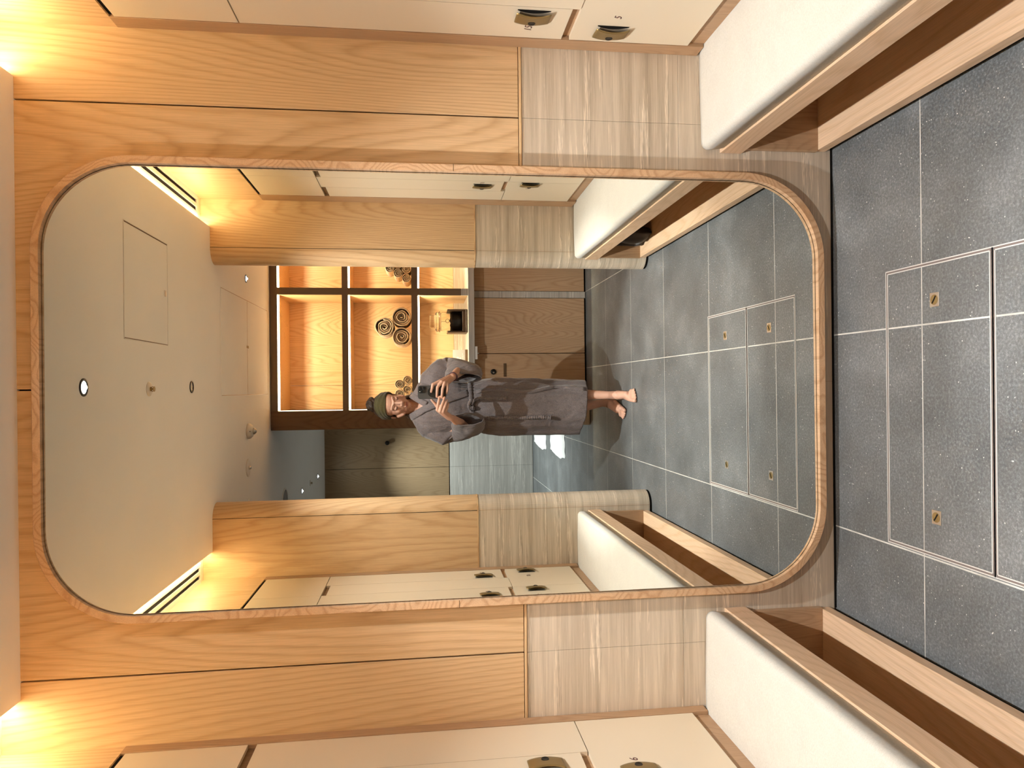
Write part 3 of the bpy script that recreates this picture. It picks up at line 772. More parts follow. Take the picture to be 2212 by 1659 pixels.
# rolled towels
def roll(name, rad, length, turns, mat, label, loc, group, wob=0.0, rotz=0.0, lump=0.0):
    bm = bmesh.new()
    full = rad; rad = rad * 0.985; th = rad / (turns + 1.45)
    nseg = int(turns * 26); ph = random.random() * 6
    def rr(a): return th * 0.75 + th * (a / (2 * pi)) + lump * rad * (0.6 * sin(3 * a + ph) + 0.4 * sin(7 * a + ph * 2)) * (0.35 + 0.65 * a / (2 * pi * turns))
    t0 = th * 0.90
    ny = 8; rows_ = []
    for j in range(ny + 1):
        y = -length * j / ny
        rows_.append((y, 0.0))
    inner = []; outer = []
    grid_o = []; grid_i = []
    for j, (y, _q) in enumerate(rows_):
        e = min(j, ny - j) / ny
        sh = -0.0022 if j in (0, ny) else 0.0
        ro, ri = [], []
        for i in range(nseg + 1):
            a = 2 * pi * turns * i / nseg
            r_ = rr(a); yo = y + (0.004 * sin(a * 0.5 + ph) if j == 0 else 0) + (-(rad - r_) * 0.10 if j == 0 else 0)
            sx = 1 + wob * sin(y * 30 + ph)
            ro.append(bm.verts.new(((r_ + sh) * cos(a + ph) * sx, yo, (r_ + sh) * sin(a + ph))))
            ri.append(bm.verts.new(((r_ - t0 - sh) * cos(a + ph) * sx, yo, (r_ - t0 - sh) * sin(a + ph))))
        grid_o.append(ro); grid_i.append(ri)
    for j in range(ny):
        for i in range(nseg):
            bm.faces.new((grid_o[j][i], grid_o[j][i + 1], grid_o[j + 1][i + 1], grid_o[j + 1][i]))
            bm.faces.new((grid_i[j][i], grid_i[j + 1][i], grid_i[j + 1][i + 1], grid_i[j][i + 1]))
        for i in (0, nseg):
            bm.faces.new((grid_o[j][i], grid_o[j + 1][i], grid_i[j + 1][i], grid_i[j][i]))
    for i in range(nseg):
        for j in (0, ny):
            bm.faces.new((grid_o[j][i], grid_i[j][i], grid_i[j][i + 1], grid_o[j][i + 1]))
    NR = 40; ro2 = []; ri2 = []
    for j in range(ny + 1):
        y = -length * j / ny; sh = 0.0022 if j in (0, ny) else 0.0
        a_, b2_ = [], []
        for i in range(NR):
            a = 2 * pi * i / NR; R1 = full * (1 + lump * 0.5 * (sin(3 * a + ph) - 1)) - sh
            a_.append(bm.verts.new((R1 * cos(a), y + 0.003 * sin(a * 2 + ph) * (j == 0), R1 * sin(a))))
            R2 = R1 - th * 0.86 + 2 * sh
            b2_.append(bm.verts.new((R2 * cos(a), y + 0.003 * sin(a * 2 + ph) * (j == 0), R2 * sin(a))))
        ro2.append(a_); ri2.append(b2_)
    for j in range(ny):
        for i in range(NR):
            k2 = (i + 1) % NR
            bm.faces.new((ro2[j][i], ro2[j][k2], ro2[j + 1][k2], ro2[j + 1][i]))
            bm.faces.new((ri2[j][i], ri2[j + 1][i], ri2[j + 1][k2], ri2[j][k2]))
    for j in (0, ny):
        for i in range(NR):
            k2 = (i + 1) % NR; bm.faces.new((ro2[j][i], ri2[j][i], ri2[j][k2], ro2[j][k2]))
    o = obj(name, bm, mat, None, True)
    o.location = loc; o.rotation_euler.z = rotz
    return prop(o, label, 'towel', group)
SH = 1.3605
for (x, z, lab) in ((0.539, SH + .0755, 'large taupe rolled towel at the lower right of the stack of three'),
                    (0.387, SH + .0755, 'large taupe rolled towel at the lower left of the stack of three'),
                    (0.463, SH + .0755 + .130, 'large taupe rolled towel on top of the stack of three')):
    roll('rolled_towel', 0.0745, 0.26, 3.4, TOWELG, lab, (x, -3.385, z), 'large taupe towels on the middle shelf', lump=0.045)
r_ = 0.0355
spots = [(0.056, 0, 'small cream rolled towel, bottom row nearest the large towels'), (-0.016, 0, 'small cream rolled towel, second in the bottom row beside the person'),
         (-0.088, 0, 'small cream rolled towel, bottom row half behind the head'), (0.026, 1, 'small cream rolled towel, upper row nearest the large towels'),
         (-0.047, 1, 'small cream rolled towel, upper row touching the head outline')]
for x, k, lab in spots:
    roll('rolled_towel', r_ - 0.0008, 0.22, 3.0, TOWEL, lab, (x, -3.385, SH + r_ + .001 + k * 0.0615), 'small cream towels behind the head', lump=0.02)
for x, k, lab in ((0.835, 0, 'small cream rolled towel, bottom row, outermost of the right pyramid'), (0.906, 0, 'small cream rolled towel, bottom row, second of the right pyramid'),
                  (0.977, 0, 'small cream rolled towel, bottom row, hidden end of the right pyramid'), (0.872, 1, 'small cream rolled towel, middle row, outermost of the right pyramid'),
                  (0.943, 1, 'small cream rolled towel, middle row, inner one of the right pyramid'), (0.912, 2, 'small cream rolled towel on top of the right pyramid')):
    roll('rolled_towel', r_ - 0.0008, 0.24, 3.0, TOWEL, lab, (x, -3.385, SH + r_ + .001 + k * 0.0625), 'small cream towels in the right shelf bay', lump=0.02)

# jar in a dark wooden holder
t = thing('jar_holder', 'dark wooden holder around the foot of the glass jar', 'holder', (0.505, -3.44, 0.935))
bm = bmesh.new(); box(bm, -0.088, 0.088, -0.088, 0.088, 0.0, 0.014, 0.002, 1); obj('base', bm, DARKW, t)
for s in (-1, 1): obj('side_board', B(s * 0.078, s * 0.0895, -0.085, 0.085, 0.003, 0.155, 0.002, 1), DARKW, t)
obj('front_board', B(-0.078, 0.078, 0.076, 0.086, 0.014, 0.040, 0.001, 1), DARKW, t)
obj('rear_board', B(-0.078, 0.078, -0.086, -0.076, 0.014, 0.12, 0.001, 1), DARKW, t)
t = thing('glass_jar', 'clear glass jar with stepped lid, dark contents and ring tag', 'jar', (0.505, -3.44, 0.9495))
bm = bmesh.new()
lathe(bm, [(0.066, 0.0), (0.074, 0.004), (0.075, 0.10), (0.075, 0.175), (0.069, 0.187), (0.069, 0.190), (0.066, 0.190), (0.066, 0.186), (0.0715, 0.174), (0.0715, 0.008), (0.064, 0.005)], 40); obj('body', bm, GLASS, t, True)
bm = bmesh.new()
lathe(bm, [(0.074, 0.191), (0.080, 0.196), (0.080, 0.202), (0.074, 0.208), (0.078, 0.216), (0.074, 0.224), (0.055, 0.232), (0.051, 0.240), (0.054, 0.246), (0.052, 0.252), (0.055, 0.258), (0.052, 0.264), (0.056, 0.270), (0.050, 0.274)], 40); obj('lid', bm, GLASS, t, True)
bm = bmesh.new(); lathe(bm, [(0.055, 0.010), (0.068, 0.014), (0.069, 0.085), (0.060, 0.105), (0.03, 0.115), (0.004, 0.112)], 28)
for v in bm.verts: v.co.z += 0.004 * sin(v.co.x * 130) * (v.co.z > 0.08)
obj('contents', bm, BAGM, t, True)
bm = bmesh.new()
tube(bm, [(0.014 * cos(2 * pi * k / 20) + 0.0, 0.079, 0.140 + 0.014 * sin(2 * pi * k / 20)) for k in range(21)], 0.0017, 6)
tube(bm, [(-0.002, 0.079, 0.154), (-0.006, 0.079, 0.165), (-0.004, 0.078, 0.180), (-0.009, 0.074, 0.190)], 0.0014, 6)
obj('ring_tag', bm, BLKM, t)

# card in a stand
t = thing('notice_card', 'small silvery printed card on a dark stand beside the elbow', 'card', (0.215, -3.40, 0.935))
obj('stand', B(-0.072, 0.072, -0.016, 0.012, 0.0, 0.020, 0.001, 1), BROWN, t)
CARDM = paint('silvery_card', (0.56, 0.53, 0.50), 0.4)
cd_ = obj('card', B(-0.070, 0.070, -0.004, -0.002, 0.018, 0.115), CARDM, t)
bm = bmesh.new()
pts = []
for i in range(28):
    a = 2 * pi * i / 28; rr = 0.016 + 0.005 * sin(4 * a) + 0.0025 * cos(7 * a)
    pts.append((rr * 0.9 * cos(a), 0, rr * 1.2 * sin(a)))
loft(bm, [[(p[0], -0.0019, p[2] + 0.072) for p in pts], [(p[0], -0.0014, p[2] + 0.072) for p in pts]], cap=True)
for zz, wl in ((0.040, 0.046), (0.030, 0.030)):
    x = -wl
    while x < wl:
        l = 0.004 + 0.006 * random.random(); box(bm, x, min(x + l, wl), -0.0019, -0.0014, zz - 0.002, zz + 0.002); x += l + 0.003
obj('printing', bm, WHITE, cd_)

# ------------------------------------------------------------------ far room: hooks and bath mats
for x, lab in ((-0.622, 'black round robe hook on the far wall nearest the shelf pillar'), (-1.262, 'black round robe hook partly hidden behind the left stub wall')):
    t = thing('robe_hook', lab, 'hook', (x, YF, 1.685))
    bm = bmesh.new(); lathe(bm, [(0.012, 0), (0.012, 0.028), (0.024, 0.030), (0.0255, 0.036), (0.024, 0.046), (0.018, 0.049)], 28, axis='Y'); obj('knob', bm, BLKM, t, True)
def bathmat(x0, x1, y0, y1, lab):
    bm = bmesh.new(); nx, ny = 26, 22
    top = []
    for j in range(ny + 1):
        row = []
        for i in range(nx + 1):
            u, v = i / nx, j / ny
            x = x0 + (x1 - x0) * u; y = y0 + (y1 - y0) * v
            cx = 0.055 * max(0, 1 - u / 0.16) * max(0, 1 - v / 0.45) + 0.03 * max(0, 1 - u / 0.12) * max(0, 1 - (1 - v) / 0.3)
            x += cx * 0.8 + 0.004 * sin(v * 17)
            y += 0.004 * sin(u * 13)
            e = min(u, 1 - u, v, 1 - v)
            z = 0.001 + 0.020 * min(1, e / 0.05) ** 0.5 + 0.0025 * sin(u * 31 + v * 9) + 0.002 * sin(v * 40)
            row.append(bm.verts.new((x, y, max(0.0012, z))))
        top.append(row)
    for j in range(ny):
        for i in range(nx): bm.faces.new((top[j][i], top[j][i + 1], top[j + 1][i + 1], top[j + 1][i]))
    return prop(obj('bath_mat', bm, MAT, None, True), lab, 'bath mat', 'white bath mats in the far passage')
bathmat(-0.680, -0.12, -5.95, -5.26, 'white bath mat nearest the far stone wall')
bathmat(-0.680, -0.12, -4.93, -4.28, 'white bath mat closer to the towel shelves')

# ------------------------------------------------------------------ dark bag in the right bench niche
t = thing('cloth_bag', 'dark brown cloth bag tucked into the right bench niche', 'bag', (0, 0, 0))
bm = bmesh.new()
rings = []
for j in range(15):
    k = j / 14; z = 0.060 + 0.20 * k
    cx = 0.815 - 0.012 * sin(pi * k); hw = 0.040 * (0.6 + 0.4 * min(1, k * 5)); hl = 0.060 + 0.035 * k
    rings.append([(cx + hw * cos(a) + 0.005 * sin(3 * a + k * 4), -1.665 + hl * sin(a) * 1.05 + 0.02 * k + 0.006 * sin(5 * a), z) for a in [2 * pi * i / 24 for i in range(24)]])
loft(bm, rings, cap=True)
obj('body', bm, BAGM, t, True)
bm = bmesh.new(); lathe(bm, [(0.018, 0), (0.030, 0.006), (0.034, 0.05), (0.032, 0.16), (0.012, 0.17)], 20, c=(0.800, -1.75, 0.0585)); obj('side_roll', bm, BAGM, t, True)

# ---- person marker

# ------------------------------------------------------------------ phone held by the person
PHX0, PHX1, PHZ0, PHZ1 = -0.0715, 0.0055, 1.1495, 1.3125
t = thing('phone', 'dark grey mobile phone with black ring grip held in both hands', 'phone', (0, 0, 0))
def slab(x0, x1, y0, y1, z0, z1, r, bev=0.0):
    bm = bmesh.new()
    loft(bm, [[(x, y, z) for x, z in rrect(x0, x1, z0, z1, r, 6)] for y in (y0, y1)], cap=True)
    if bev:
        es = [e for e in bm.edges if len(e.link_faces) == 2 and abs(e.verts[0].co.y - e.verts[1].co.y) < 1e-6]
        bmesh.ops.bevel(bm, geom=es, offset=bev, segments=2, profile=0.5, affect='EDGES')
    return bm
PHM, _, _ = mat_base('phone_case', (0.055, 0.052, 0.05), 0.4)
PHB, _, _ = mat_base('phone_black', (0.012, 0.012, 0.012), 0.25)
obj('case', slab(PHX0, PHX1, -2.113, -2.1005, PHZ0, PHZ1, 0.012, 0.002), PHM, t)
obj('bumper', slab(PHX0 - .0008, PHX1 + .0008, -2.110, -2.1035, PHZ0 - .0008, PHZ1 + .0008, 0.0125), PHB, t)
cm = obj('camera_module', slab(-0.0385, 0.0015, -2.1005, -2.0965, 1.268, 1.3085, 0.009), PHB, t)
for cx, cz in ((-0.009, 1.298), (-0.009, 1.279), (-0.028, 1.2885)):
    bm = bmesh.new(); lathe(bm, [(0.0068, -2.0965), (0.0068, -2.0945), (0.0055, -2.0942)], 20, c=(cx, 0, cz), axis='Y'); obj('lens', bm, BLKM, cm, True)
bm = bmesh.new(); lathe(bm, [(0.0022, -2.0964), (0.0022, -2.0958)], 12, c=(-0.029, 0, 1.302), axis='Y'); obj('flash', bm, GLOSSW, cm)
bm = bmesh.new(); lathe(bm, [(0.0300, -2.1005), (0.0300, -2.0985), (0.0275, -2.0982)], 36, c=(-0.033, 0, 1.2265), axis='Y'); obj('ring_grip', bm, PHB, t, False)
obj('wallet', slab(PHX0 + .004, PHX1 - .004, -2.1005, -2.0975, PHZ0 + .003, 1.222, 0.006), PHB, t)
obj('screen', slab(PHX0 + .003, PHX1 - .003, -2.1136, -2.1128, PHZ0 + .003, PHZ1 - .003, 0.010), PHB, t)

# ------------------------------------------------------------------ person: body as one remeshed surface
from mathutils import noise as NZ
def cap_(bm, p0, r0, p1, r1, seg=16):
    p0, p1 = Vector(p0), Vector(p1); d = p1 - p0; L = d.length
    n = 10; q = d.to_track_quat('Z', 'Y').to_matrix().to_4x4()
    prof = []
    for i in range(n + 1):
        a = -pi / 2 + (pi / 2) * i / n; prof.append((max(1e-4, r0 * cos(a)), r0 * sin(a)))
    for i in range(n + 1):
        a = (pi / 2) * i / n; prof.append((max(1e-4, r1 * cos(a)), L + r1 * sin(a)))
    b2 = bmesh.new(); lathe(b2, prof, seg)
    bmesh.ops.transform(b2, matrix=Matrix.Translation(p0) @ q, verts=b2.verts)
    me = bpy.data.meshes.new('t'); b2.to_mesh(me); b2.free(); bm.from_mesh(me); bpy.data.meshes.remove(me)
def chain(bm, pts):
    for a, b_ in zip(pts, pts[1:]): cap_(bm, a[0], a[1], b_[0], b_[1])
def ell(bm, c, r, M=None):
    mt_ = Matrix.Translation(c) @ Matrix.Diagonal((*r, 1))
    bmesh.ops.create_uvsphere(bm, u_segments=24, v_segments=16, radius=1.0, matrix=(M @ mt_) if M else mt_)

HC = Vector((-0.1135, -2.388, 1.478))
HM = Matrix.Translation(HC) @ Matrix.Rotation(R_(-13), 4, 'Z') @ Matrix.Rotation(R_(2), 4, 'Y') @ Matrix.Rotation(R_(-20), 4, 'X')
def H(x, y, z): return tuple(HM @ Vector((x, y, z)))
bm = bmesh.new()
# head
ell(bm, (0, -0.015, 0.030), (0.073, 0.091, 0.078), HM)
ell(bm, (0, 0.018, -0.022), (0.061, 0.066, 0.082), HM)
ell(bm, (0, 0.030, -0.068), (0.044, 0.044, 0.040), HM)
ell(bm, (0, 0.062, -0.095), (0.018, 0.014, 0.014), HM)
for s in (-1, 1):
    ell(bm, (s * 0.035, 0.049, -0.028), (0.021, 0.021, 0.025), HM)
    ell(bm, (s * 0.0295, 0.0715, -0.004), (0.0150, 0.0125, 0.0100), HM)
    cap_(bm, H(s * 0.004, 0.0835, 0.013), 0.0055, H(s * 0.042, 0.066, 0.015), 0.0060)
    cap_(bm, H(s * 0.0085, 0.0905, -0.040), 0.0062, H(s * 0.010, 0.083, -0.040), 0.006)
    ell(bm, (s * 0.0755, -0.006, -0.012), (0.0075, 0.0165, 0.029), HM @ Matrix.Rotation(R_(-s * 14), 4, 'Z'))
    cap_(bm, H(s * 0.050, 0.030, -0.065), 0.016, H(s * 0.056, -0.002, -0.050), 0.018)
cap_(bm, H(0, 0.080, 0.008), 0.0062, H(0, 0.1000, -0.034), 0.0088)
cap_(bm, H(0, 0.0975, -0.036), 0.0082, H(0, 0.088, -0.043), 0.007)
cap_(bm, H(-0.012, 0.0765, -0.0665), 0.0068, H(0.012, 0.0765, -0.0665), 0.0068)
cap_(bm, H(-0.009, 0.0755, -0.0760), 0.0066, H(0.009, 0.0755, -0.0760), 0.0066)
# neck and trunk
chain(bm, [((-0.132, -2.455, 1.285), 0.062), ((-0.124, -2.432, 1.36), 0.047), (H(0, -0.025, -0.055), 0.047)])
cap_(bm, (-0.245, -2.445, 1.275), 0.050, (-0.018, -2.445, 1.275), 0.050)
cap_(bm, (-0.235, -2.448, 1.295), 0.034, (-0.150, -2.445, 1.330), 0.040); cap_(bm, (-0.030, -2.448, 1.295), 0.034, (-0.110, -2.445, 1.330), 0.040)
ell(bm, (-0.132, -2.440, 1.20), (0.138, 0.090, 0.13)); ell(bm, (-0.130, -2.440, 1.03), (0.112, 0.080, 0.14)); ell(bm, (-0.130, -2.445, 0.88), (0.145, 0.098, 0.12))
ell(bm, (-0.130, -2.385, 1.255), (0.075, 0.035, 0.060))
# arms
chain(bm, [((-0.008, -2.445, 1.262), 0.046), ((0.065, -2.415, 1.13), 0.040), ((0.112, -2.370, 1.025), 0.034), ((0.085, -2.245, 1.072), 0.031), ((0.056, -2.150, 1.108), 0.0215)])
chain(bm, [((-0.255, -2.445, 1.262), 0.046), ((-0.275, -2.410, 1.13), 0.040), ((-0.270, -2.360, 1.015), 0.034), ((-0.225, -2.245, 1.062), 0.030), ((-0.189, -2.155, 1.112), 0.0210)])
# right hand (palm, four fingers curled over the phone, thumb behind it)
WR = (0.0535, -2.140, 1.118)
mcp = [(0.031, -2.086, 1.186), (0.026, -2.079, 1.174), (0.022, -2.079, 1.158), (0.0165, -2.086, 1.142)]
pip = [(0.012, -2.074, 1.2265), (-0.005, -2.071, 1.200), (-0.016, -2.072, 1.1705), (-0.013, -2.080, 1.142)]
tip = [(-0.031, -2.0895, 1.236), (-0.060, -2.0895, 1.2045), (-0.066, -2.0895, 1.1760), (-0.041, -2.0905, 1.146)]
for i in range(4):
    a = (WR[0] - 0.002 * i, WR[1] - 0.002, WR[2] + 0.010 - 0.006 * i)
    cap_(bm, a, 0.0165, mcp[i], 0.0108)
    m2 = tuple(pip[i][k] * 0.42 + tip[i][k] * 0.58 + (0.004 if k == 1 else 0) for k in range(3))
    rr = (0.0090, 0.0080, 0.0070) if i < 3 else (0.0080, 0.0070, 0.0062)
    chain(bm, [(mcp[i], rr[0] + .0008), (pip[i], rr[0]), (m2, rr[1]), (tip[i], rr[2])])
chain(bm, [((0.047, -2.135, 1.130), 0.0155), ((0.030, -2.128, 1.163), 0.0115), ((0.008, -2.1255, 1.186), 0.0095), ((-0.012, -2.1235, 1.198), 0.0080)])
# left hand
WL = (-0.186, -2.145, 1.124)
mcp = [(-0.137, -2.094, 1.202), (-0.146, -2.086, 1.186), (-0.149, -2.087, 1.169), (-0.150, -2.096, 1.154)]
pip = [(-0.102, -2.083, 1.197), (-0.110, -2.078, 1.176), (-0.117, -2.080, 1.1575), (-0.123, -2.092, 1.142)]
tip = [(-0.060, -2.0900, 1.188), (-0.0645, -2.0895, 1.158), (-0.080, -2.0920, 1.144), (-0.097, -2.106, 1.137)]
for i in range(4):
    a = (WL[0] - 0.001 * i, WL[1], WL[2] + 0.010 - 0.006 * i)
    cap_(bm, a, 0.0160, mcp[i], 0.0105)
    m2 = tuple(pip[i][k] * 0.42 + tip[i][k] * 0.58 + (0.003 if k == 1 else 0) for k in range(3))
    rr = (0.0088, 0.0078, 0.0068) if i < 3 else (0.0078, 0.0068, 0.0060)
    chain(bm, [(mcp[i], rr[0] + .0008), (pip[i], rr[0]), (m2, rr[1]), (tip[i], rr[2])])
chain(bm, [((-0.172, -2.138, 1.150), 0.0150), ((-0.140, -2.124, 1.190), 0.0125), ((-0.108, -2.116, 1.208), 0.0096), ((-0.0785, -2.1085, 1.2345), 0.0072)])
# legs
chain(bm, [((-0.070, -2.445, 0.84), 0.082), ((-0.064, -2.440, 0.62), 0.064), ((-0.062, -2.432, 0.46), 0.048), ((-0.063, -2.415, 0.33), 0.0435), ((-0.063, -2.378, 0.215), 0.032), ((-0.066, -2.318, 0.115), 0.0245), ((-0.067, -2.312, 0.075), 0.0265)])
chain(bm, [((-0.190, -2.445, 0.84), 0.082), ((-0.175, -2.420, 0.62), 0.064), ((-0.158, -2.415, 0.46), 0.048), ((-0.146, -2.450, 0.33), 0.045), ((-0.134, -2.475, 0.215), 0.0335), ((-0.1215, -2.500, 0.115), 0.0240), ((-0.120, -2.505, 0.075), 0.0265)])
def foot(bm, M, side):
    def T_(x, y, z): return tuple(M @ Vector((x * side, y, z)))
    cap_(bm, T_(0, 0, 0.030), 0.0285, T_(0, 0.02, 0.066), 0.029)
    cap_(bm, T_(0, 0.02, 0.060), 0.0275, T_(0.004, 0.115, 0.034), 0.0225)
    cap_(bm, T_(0, 0.0, 0.024), 0.023, T_(0.012, 0.12, 0.018), 0.0165); cap_(bm, T_(0, 0.0, 0.026), 0.023, T_(-0.018, 0.13, 0.021), 0.0190)
    cap_(bm, T_(-0.022, 0.160, 0.021), 0.0180, T_(0.026, 0.146, 0.015), 0.0140)
    cap_(bm, T_(-0.005, 0.09, 0.034), 0.020, T_(-0.010, 0.152, 0.024), 0.0165)
    for i, (x0, y0, x1, y1, r) in enumerate(((-0.0275, 0.170, -0.0285, 0.213, 0.0125), (-0.0105, 0.172, -0.0095, 0.214, 0.0088), (0.0045, 0.168, 0.0065, 0.206, 0.0082), (0.0185, 0.162, 0.0215, 0.195, 0.0078), (0.0315, 0.150, 0.0360, 0.180, 0.0075))):
        cap_(bm, T_(x0, y0, r + 0.004), r, T_(x1 * 1.03, y1, r + 0.0005), r * 0.96)
foot(bm, Matrix.Translation((-0.066, -2.300, 0)) @ Matrix.Rotation(R_(1), 4, 'Z'), 1)
foot(bm, Matrix.Translation((-0.120, -2.520, 0)) @ Matrix.Rotation(R_(20), 4, 'Z'), -1)
me = bpy.data.meshes.new('person'); bm.to_mesh(me); bm.free()
tmp = bpy.data.objects.new('tmp_person', me); COL.objects.link(tmp)
rm = tmp.modifiers.new('r', 'REMESH'); rm.mode = 'VOXEL'; rm.voxel_size = 0.0028; rm.use_smooth_shade = True
sm = tmp.modifiers.new('s', 'SMOOTH'); sm.iterations = 5; sm.factor = 0.5
dg = bpy.context.evaluated_depsgraph_get()
bme = bpy.data.meshes.new_from_object(tmp.evaluated_get(dg)); bpy.data.objects.remove(tmp)
bme.materials.clear(); bme.materials.append(SKIN); bme.materials.append(LIPS); bme.materials.append(NAIL)
HI = HM.inverted()
for p in bme.polygons:
    c = HI @ p.center; p.use_smooth = True
    if c.y > 0.072 and abs(c.x) < 0.020:
        q_ = 1 - (c.x / 0.020) ** 2
        if -0.0715 - 0.0075 * q_ < c.z < -0.0700 + 0.0055 * q_ ** 0.7: p.material_index = 1
person = bpy.data.objects.new('person', bme); COL.objects.link(person)
prop(person, 'woman in a grey linen robe standing barefoot, taking a photo with a phone', 'person')

# face details
def childtube(name, pts, r, mat, seg=8):
    bm = bmesh.new(); tube(bm, pts, r, seg); return obj(name, bm, mat, person, True)
for s in (-1, 1):
    childtube('eyebrow', [H(s * (0.012 + 0.034 * k / 8), 0.0895 - 0.0000 - 0.021 * (k / 8) ** 1.6, 0.0155 + 0.0050 * sin(pi * k / 8 * 0.85)) for k in range(9)], [0.0008 + 0.0012 * sin(pi * min(1, (k + 1) / 8)) for k in range(9)], BROWM)
    childtube('eyelashes', [H(s * (0.0185 + 0.0225 * k / 8), 0.0838 - 0.0062 * (abs(k / 8 - 0.38) * 2) ** 1.8, -0.0085 - 0.0030 * sin(pi * k / 8)) for k in range(9)], [0.0007 + 0.0010 * sin(pi * k / 8) for k in range(9)], EYEM)
    childtube('eyelid_crease', [H(s * (0.0180 + 0.0225 * k / 8), 0.0825 - 0.0060 * (abs(k / 8 - 0.38) * 2) ** 1.8, 0.0035 + 0.0015 * sin(pi * k / 8)) for k in range(9)], [0.0004 + 0.0004 * sin(pi * k / 8) for k in range(9)], BROWM)
childtube('mouth_line', [H(-0.0180 + 0.036 * k / 10, 0.0852 - 0.0070 * (abs(k / 10 - 0.5) * 2) ** 2, -0.0712 + 0.0022 * (abs(k / 10 - 0.5) * 2) ** 2) for k in range(11)], [0.0004 + 0.0005 * sin(pi * k / 10) for k in range(11)], LIPS)

# hair
bm = bmesh.new()
nu_, nv_ = 180, 120
rows_ = []
for j in range(nv_ + 1):
    th_ = pi * j / nv_; row = []
    for i in range(nu_):
        a = 2 * pi * i / nu_
        k = 1 + 0.010 * sin(a * 22) * sin(th_) + 0.008 * sin(a * 9 + 3 * th_)
        p = Vector((0.0785 * sin(th_) * cos(a) * k, -0.020 + 0.095 * sin(th_) * sin(a) * k, 0.032 + 0.0825 * cos(th_) * k))
        row.append(p)
    rows_.append(row)
vs_ = {}
def keep(p):
    line = 0.070 - (0.062 - p.y) * 1.02
    if abs(p.x) > 0.052 and p.y > -0.005 and p.y < 0.026: line -= 0.018 * (1 - (p.y + 0.005) / 0.031)
    return p.z > max(line, -0.062)
for j in range(nv_):
    for i in range(nu_):
        q = [rows_[j][i], rows_[j][(i + 1) % nu_], rows_[j + 1][(i + 1) % nu_], rows_[j + 1][i]]
        if keep(sum(q, Vector()) / 4):
            f = []
            for jj, ii in ((j, i), (j, (i + 1) % nu_), (j + 1, (i + 1) % nu_), (j + 1, i)):
                if (jj, ii) not in vs_: vs_[(jj, ii)] = bm.verts.new(HM @ rows_[jj][ii])
                f.append(vs_[(jj, ii)])
            bm.faces.new(f)
hair = obj('hair', bm, HAIR, person, True)
so = hair.modifiers.new('s', 'SOLIDIFY'); so.thickness = 0.006; so.offset = -1
bm = bmesh.new()
bmesh.ops.create_icosphere(bm, subdivisions=5, radius=1.0)
for v in bm.verts:
    p = v.co.copy(); ang = math.atan2(p.y, p.x); sw = sin(ang * 3 + p.z * 6) * 0.07 + sin(ang * 13 + p.z * 9) * 0.03 + 0.07 * NZ.noise(p * 2.4)
    v.co = HM @ Vector((p.x * 0.044 * (1 + sw) + 0.004, -0.046 + p.y * 0.040 * (1 + sw), 0.112 + p.z * 0.034 * (1 + sw)))
obj('bun', bm, HAIR, hair, True)
# headband
bm = bmesh.new(); rings = []
nT, nW = 72, 12
for i in range(nT):
    a = 2 * pi * i / nT; top = max(0, cos(a))
    ring = []
    hw = 0.0245 + 0.006 * top
    for k in range(2 * nW):
        kk_ = k if k < nW else 2 * nW - 1 - k
        wv_ = -hw + 2 * hw * kk_ / (nW - 1); outer = k < nW
        ple = 0.0030 * sin(wv_ * 330 + 2.2 * sin(a * 2)) + 0.005 * top ** 6 * cos(wv_ * 90)
        rr_ = (0.0055 + ple if outer else -0.001)
        sc_ = math.sqrt(max(0.1, 1 - (wv_ / 0.105) ** 2))
        d = Vector((0, 0.68, 0.733)); n_ = Vector((0, -0.733, 0.68))
        c0 = Vector((0, -0.021, 0.0195))
        tw = 0.012 * sin(a * 1.0) * 0 + 0.010 * top ** 4 * sin(wv_ * 60)
        ring.append(HM @ (c0 + Vector((1, 0, 0)) * (0.0785 * sc_ + rr_) * sin(a) + d * ((0.0965 * sc_ + rr_) * cos(a)) + n_ * (wv_ + tw)))
    rings.append(ring)
rings.append(rings[0])
loft(bm, rings); bmesh.ops.remove_doubles(bm, verts=bm.verts, dist=1e-5)
obj('headband', bm, BAND, person, True)

# wristband
bm = bmesh.new()
ax = (Vector((0.0535, -2.140, 1.118)) - Vector((0.085, -2.245, 1.072))).normalized(); u = ax.orthogonal().normalized(); v_ = ax.cross(u)
c0 = Vector((0.0575, -2.157, 1.105))
tube(bm, [c0 + (u * cos(2 * pi * k / 24) + v_ * sin(2 * pi * k / 24)) * 0.0248 for k in range(25)], 0.0045, 8)
WBM, _, _ = mat_base('maroon_band', (0.06, 0.012, 0.018), 0.5); obj('wristband', bm, WBM, person, True)

# robe
LV = [(0.236, -0.320, 0.026, 0.130), (0.45, -0.319, 0.036, 0.126), (0.62, -0.318, 0.047, 0.128), (0.80, -0.316, 0.058, 0.128), (0.88, -0.306, 0.050, 0.122), (0.95, -0.288, 0.030, 0.112),
      (0.985, -0.280, 0.018, 0.104), (1.02, -0.285, 0.022, 0.108), (1.09, -0.303, 0.035, 0.120), (1.18, -0.316, 0.042, 0.124), (1.25, -0.322, 0.048, 0.116), (1.288, -0.316, 0.044, 0.104),
      (1.315, -0.286, 0.020, 0.090), (1.335, -0.245, -0.020, 0.078), (1.355, -0.208, -0.046, 0.068), (1.372, -0.186, -0.060, 0.060), (1.386, -0.178, -0.066, 0.056)]
YC = -2.442
def lv(z):
    z = min(max(z, LV[0][0]), LV[-1][0])
    for a, b_ in zip(LV, LV[1:]):
        if z <= b_[0]:
            t_ = (z - a[0]) / (b_[0] - a[0]); t_ = t_ * t_ * (3 - 2 * t_) if 0.3 < t_ < 0.7 else t_
            return [a[i] + (b_[i] - a[i]) * t_ for i in (1, 2, 3)]
    return LV[-1][1:]
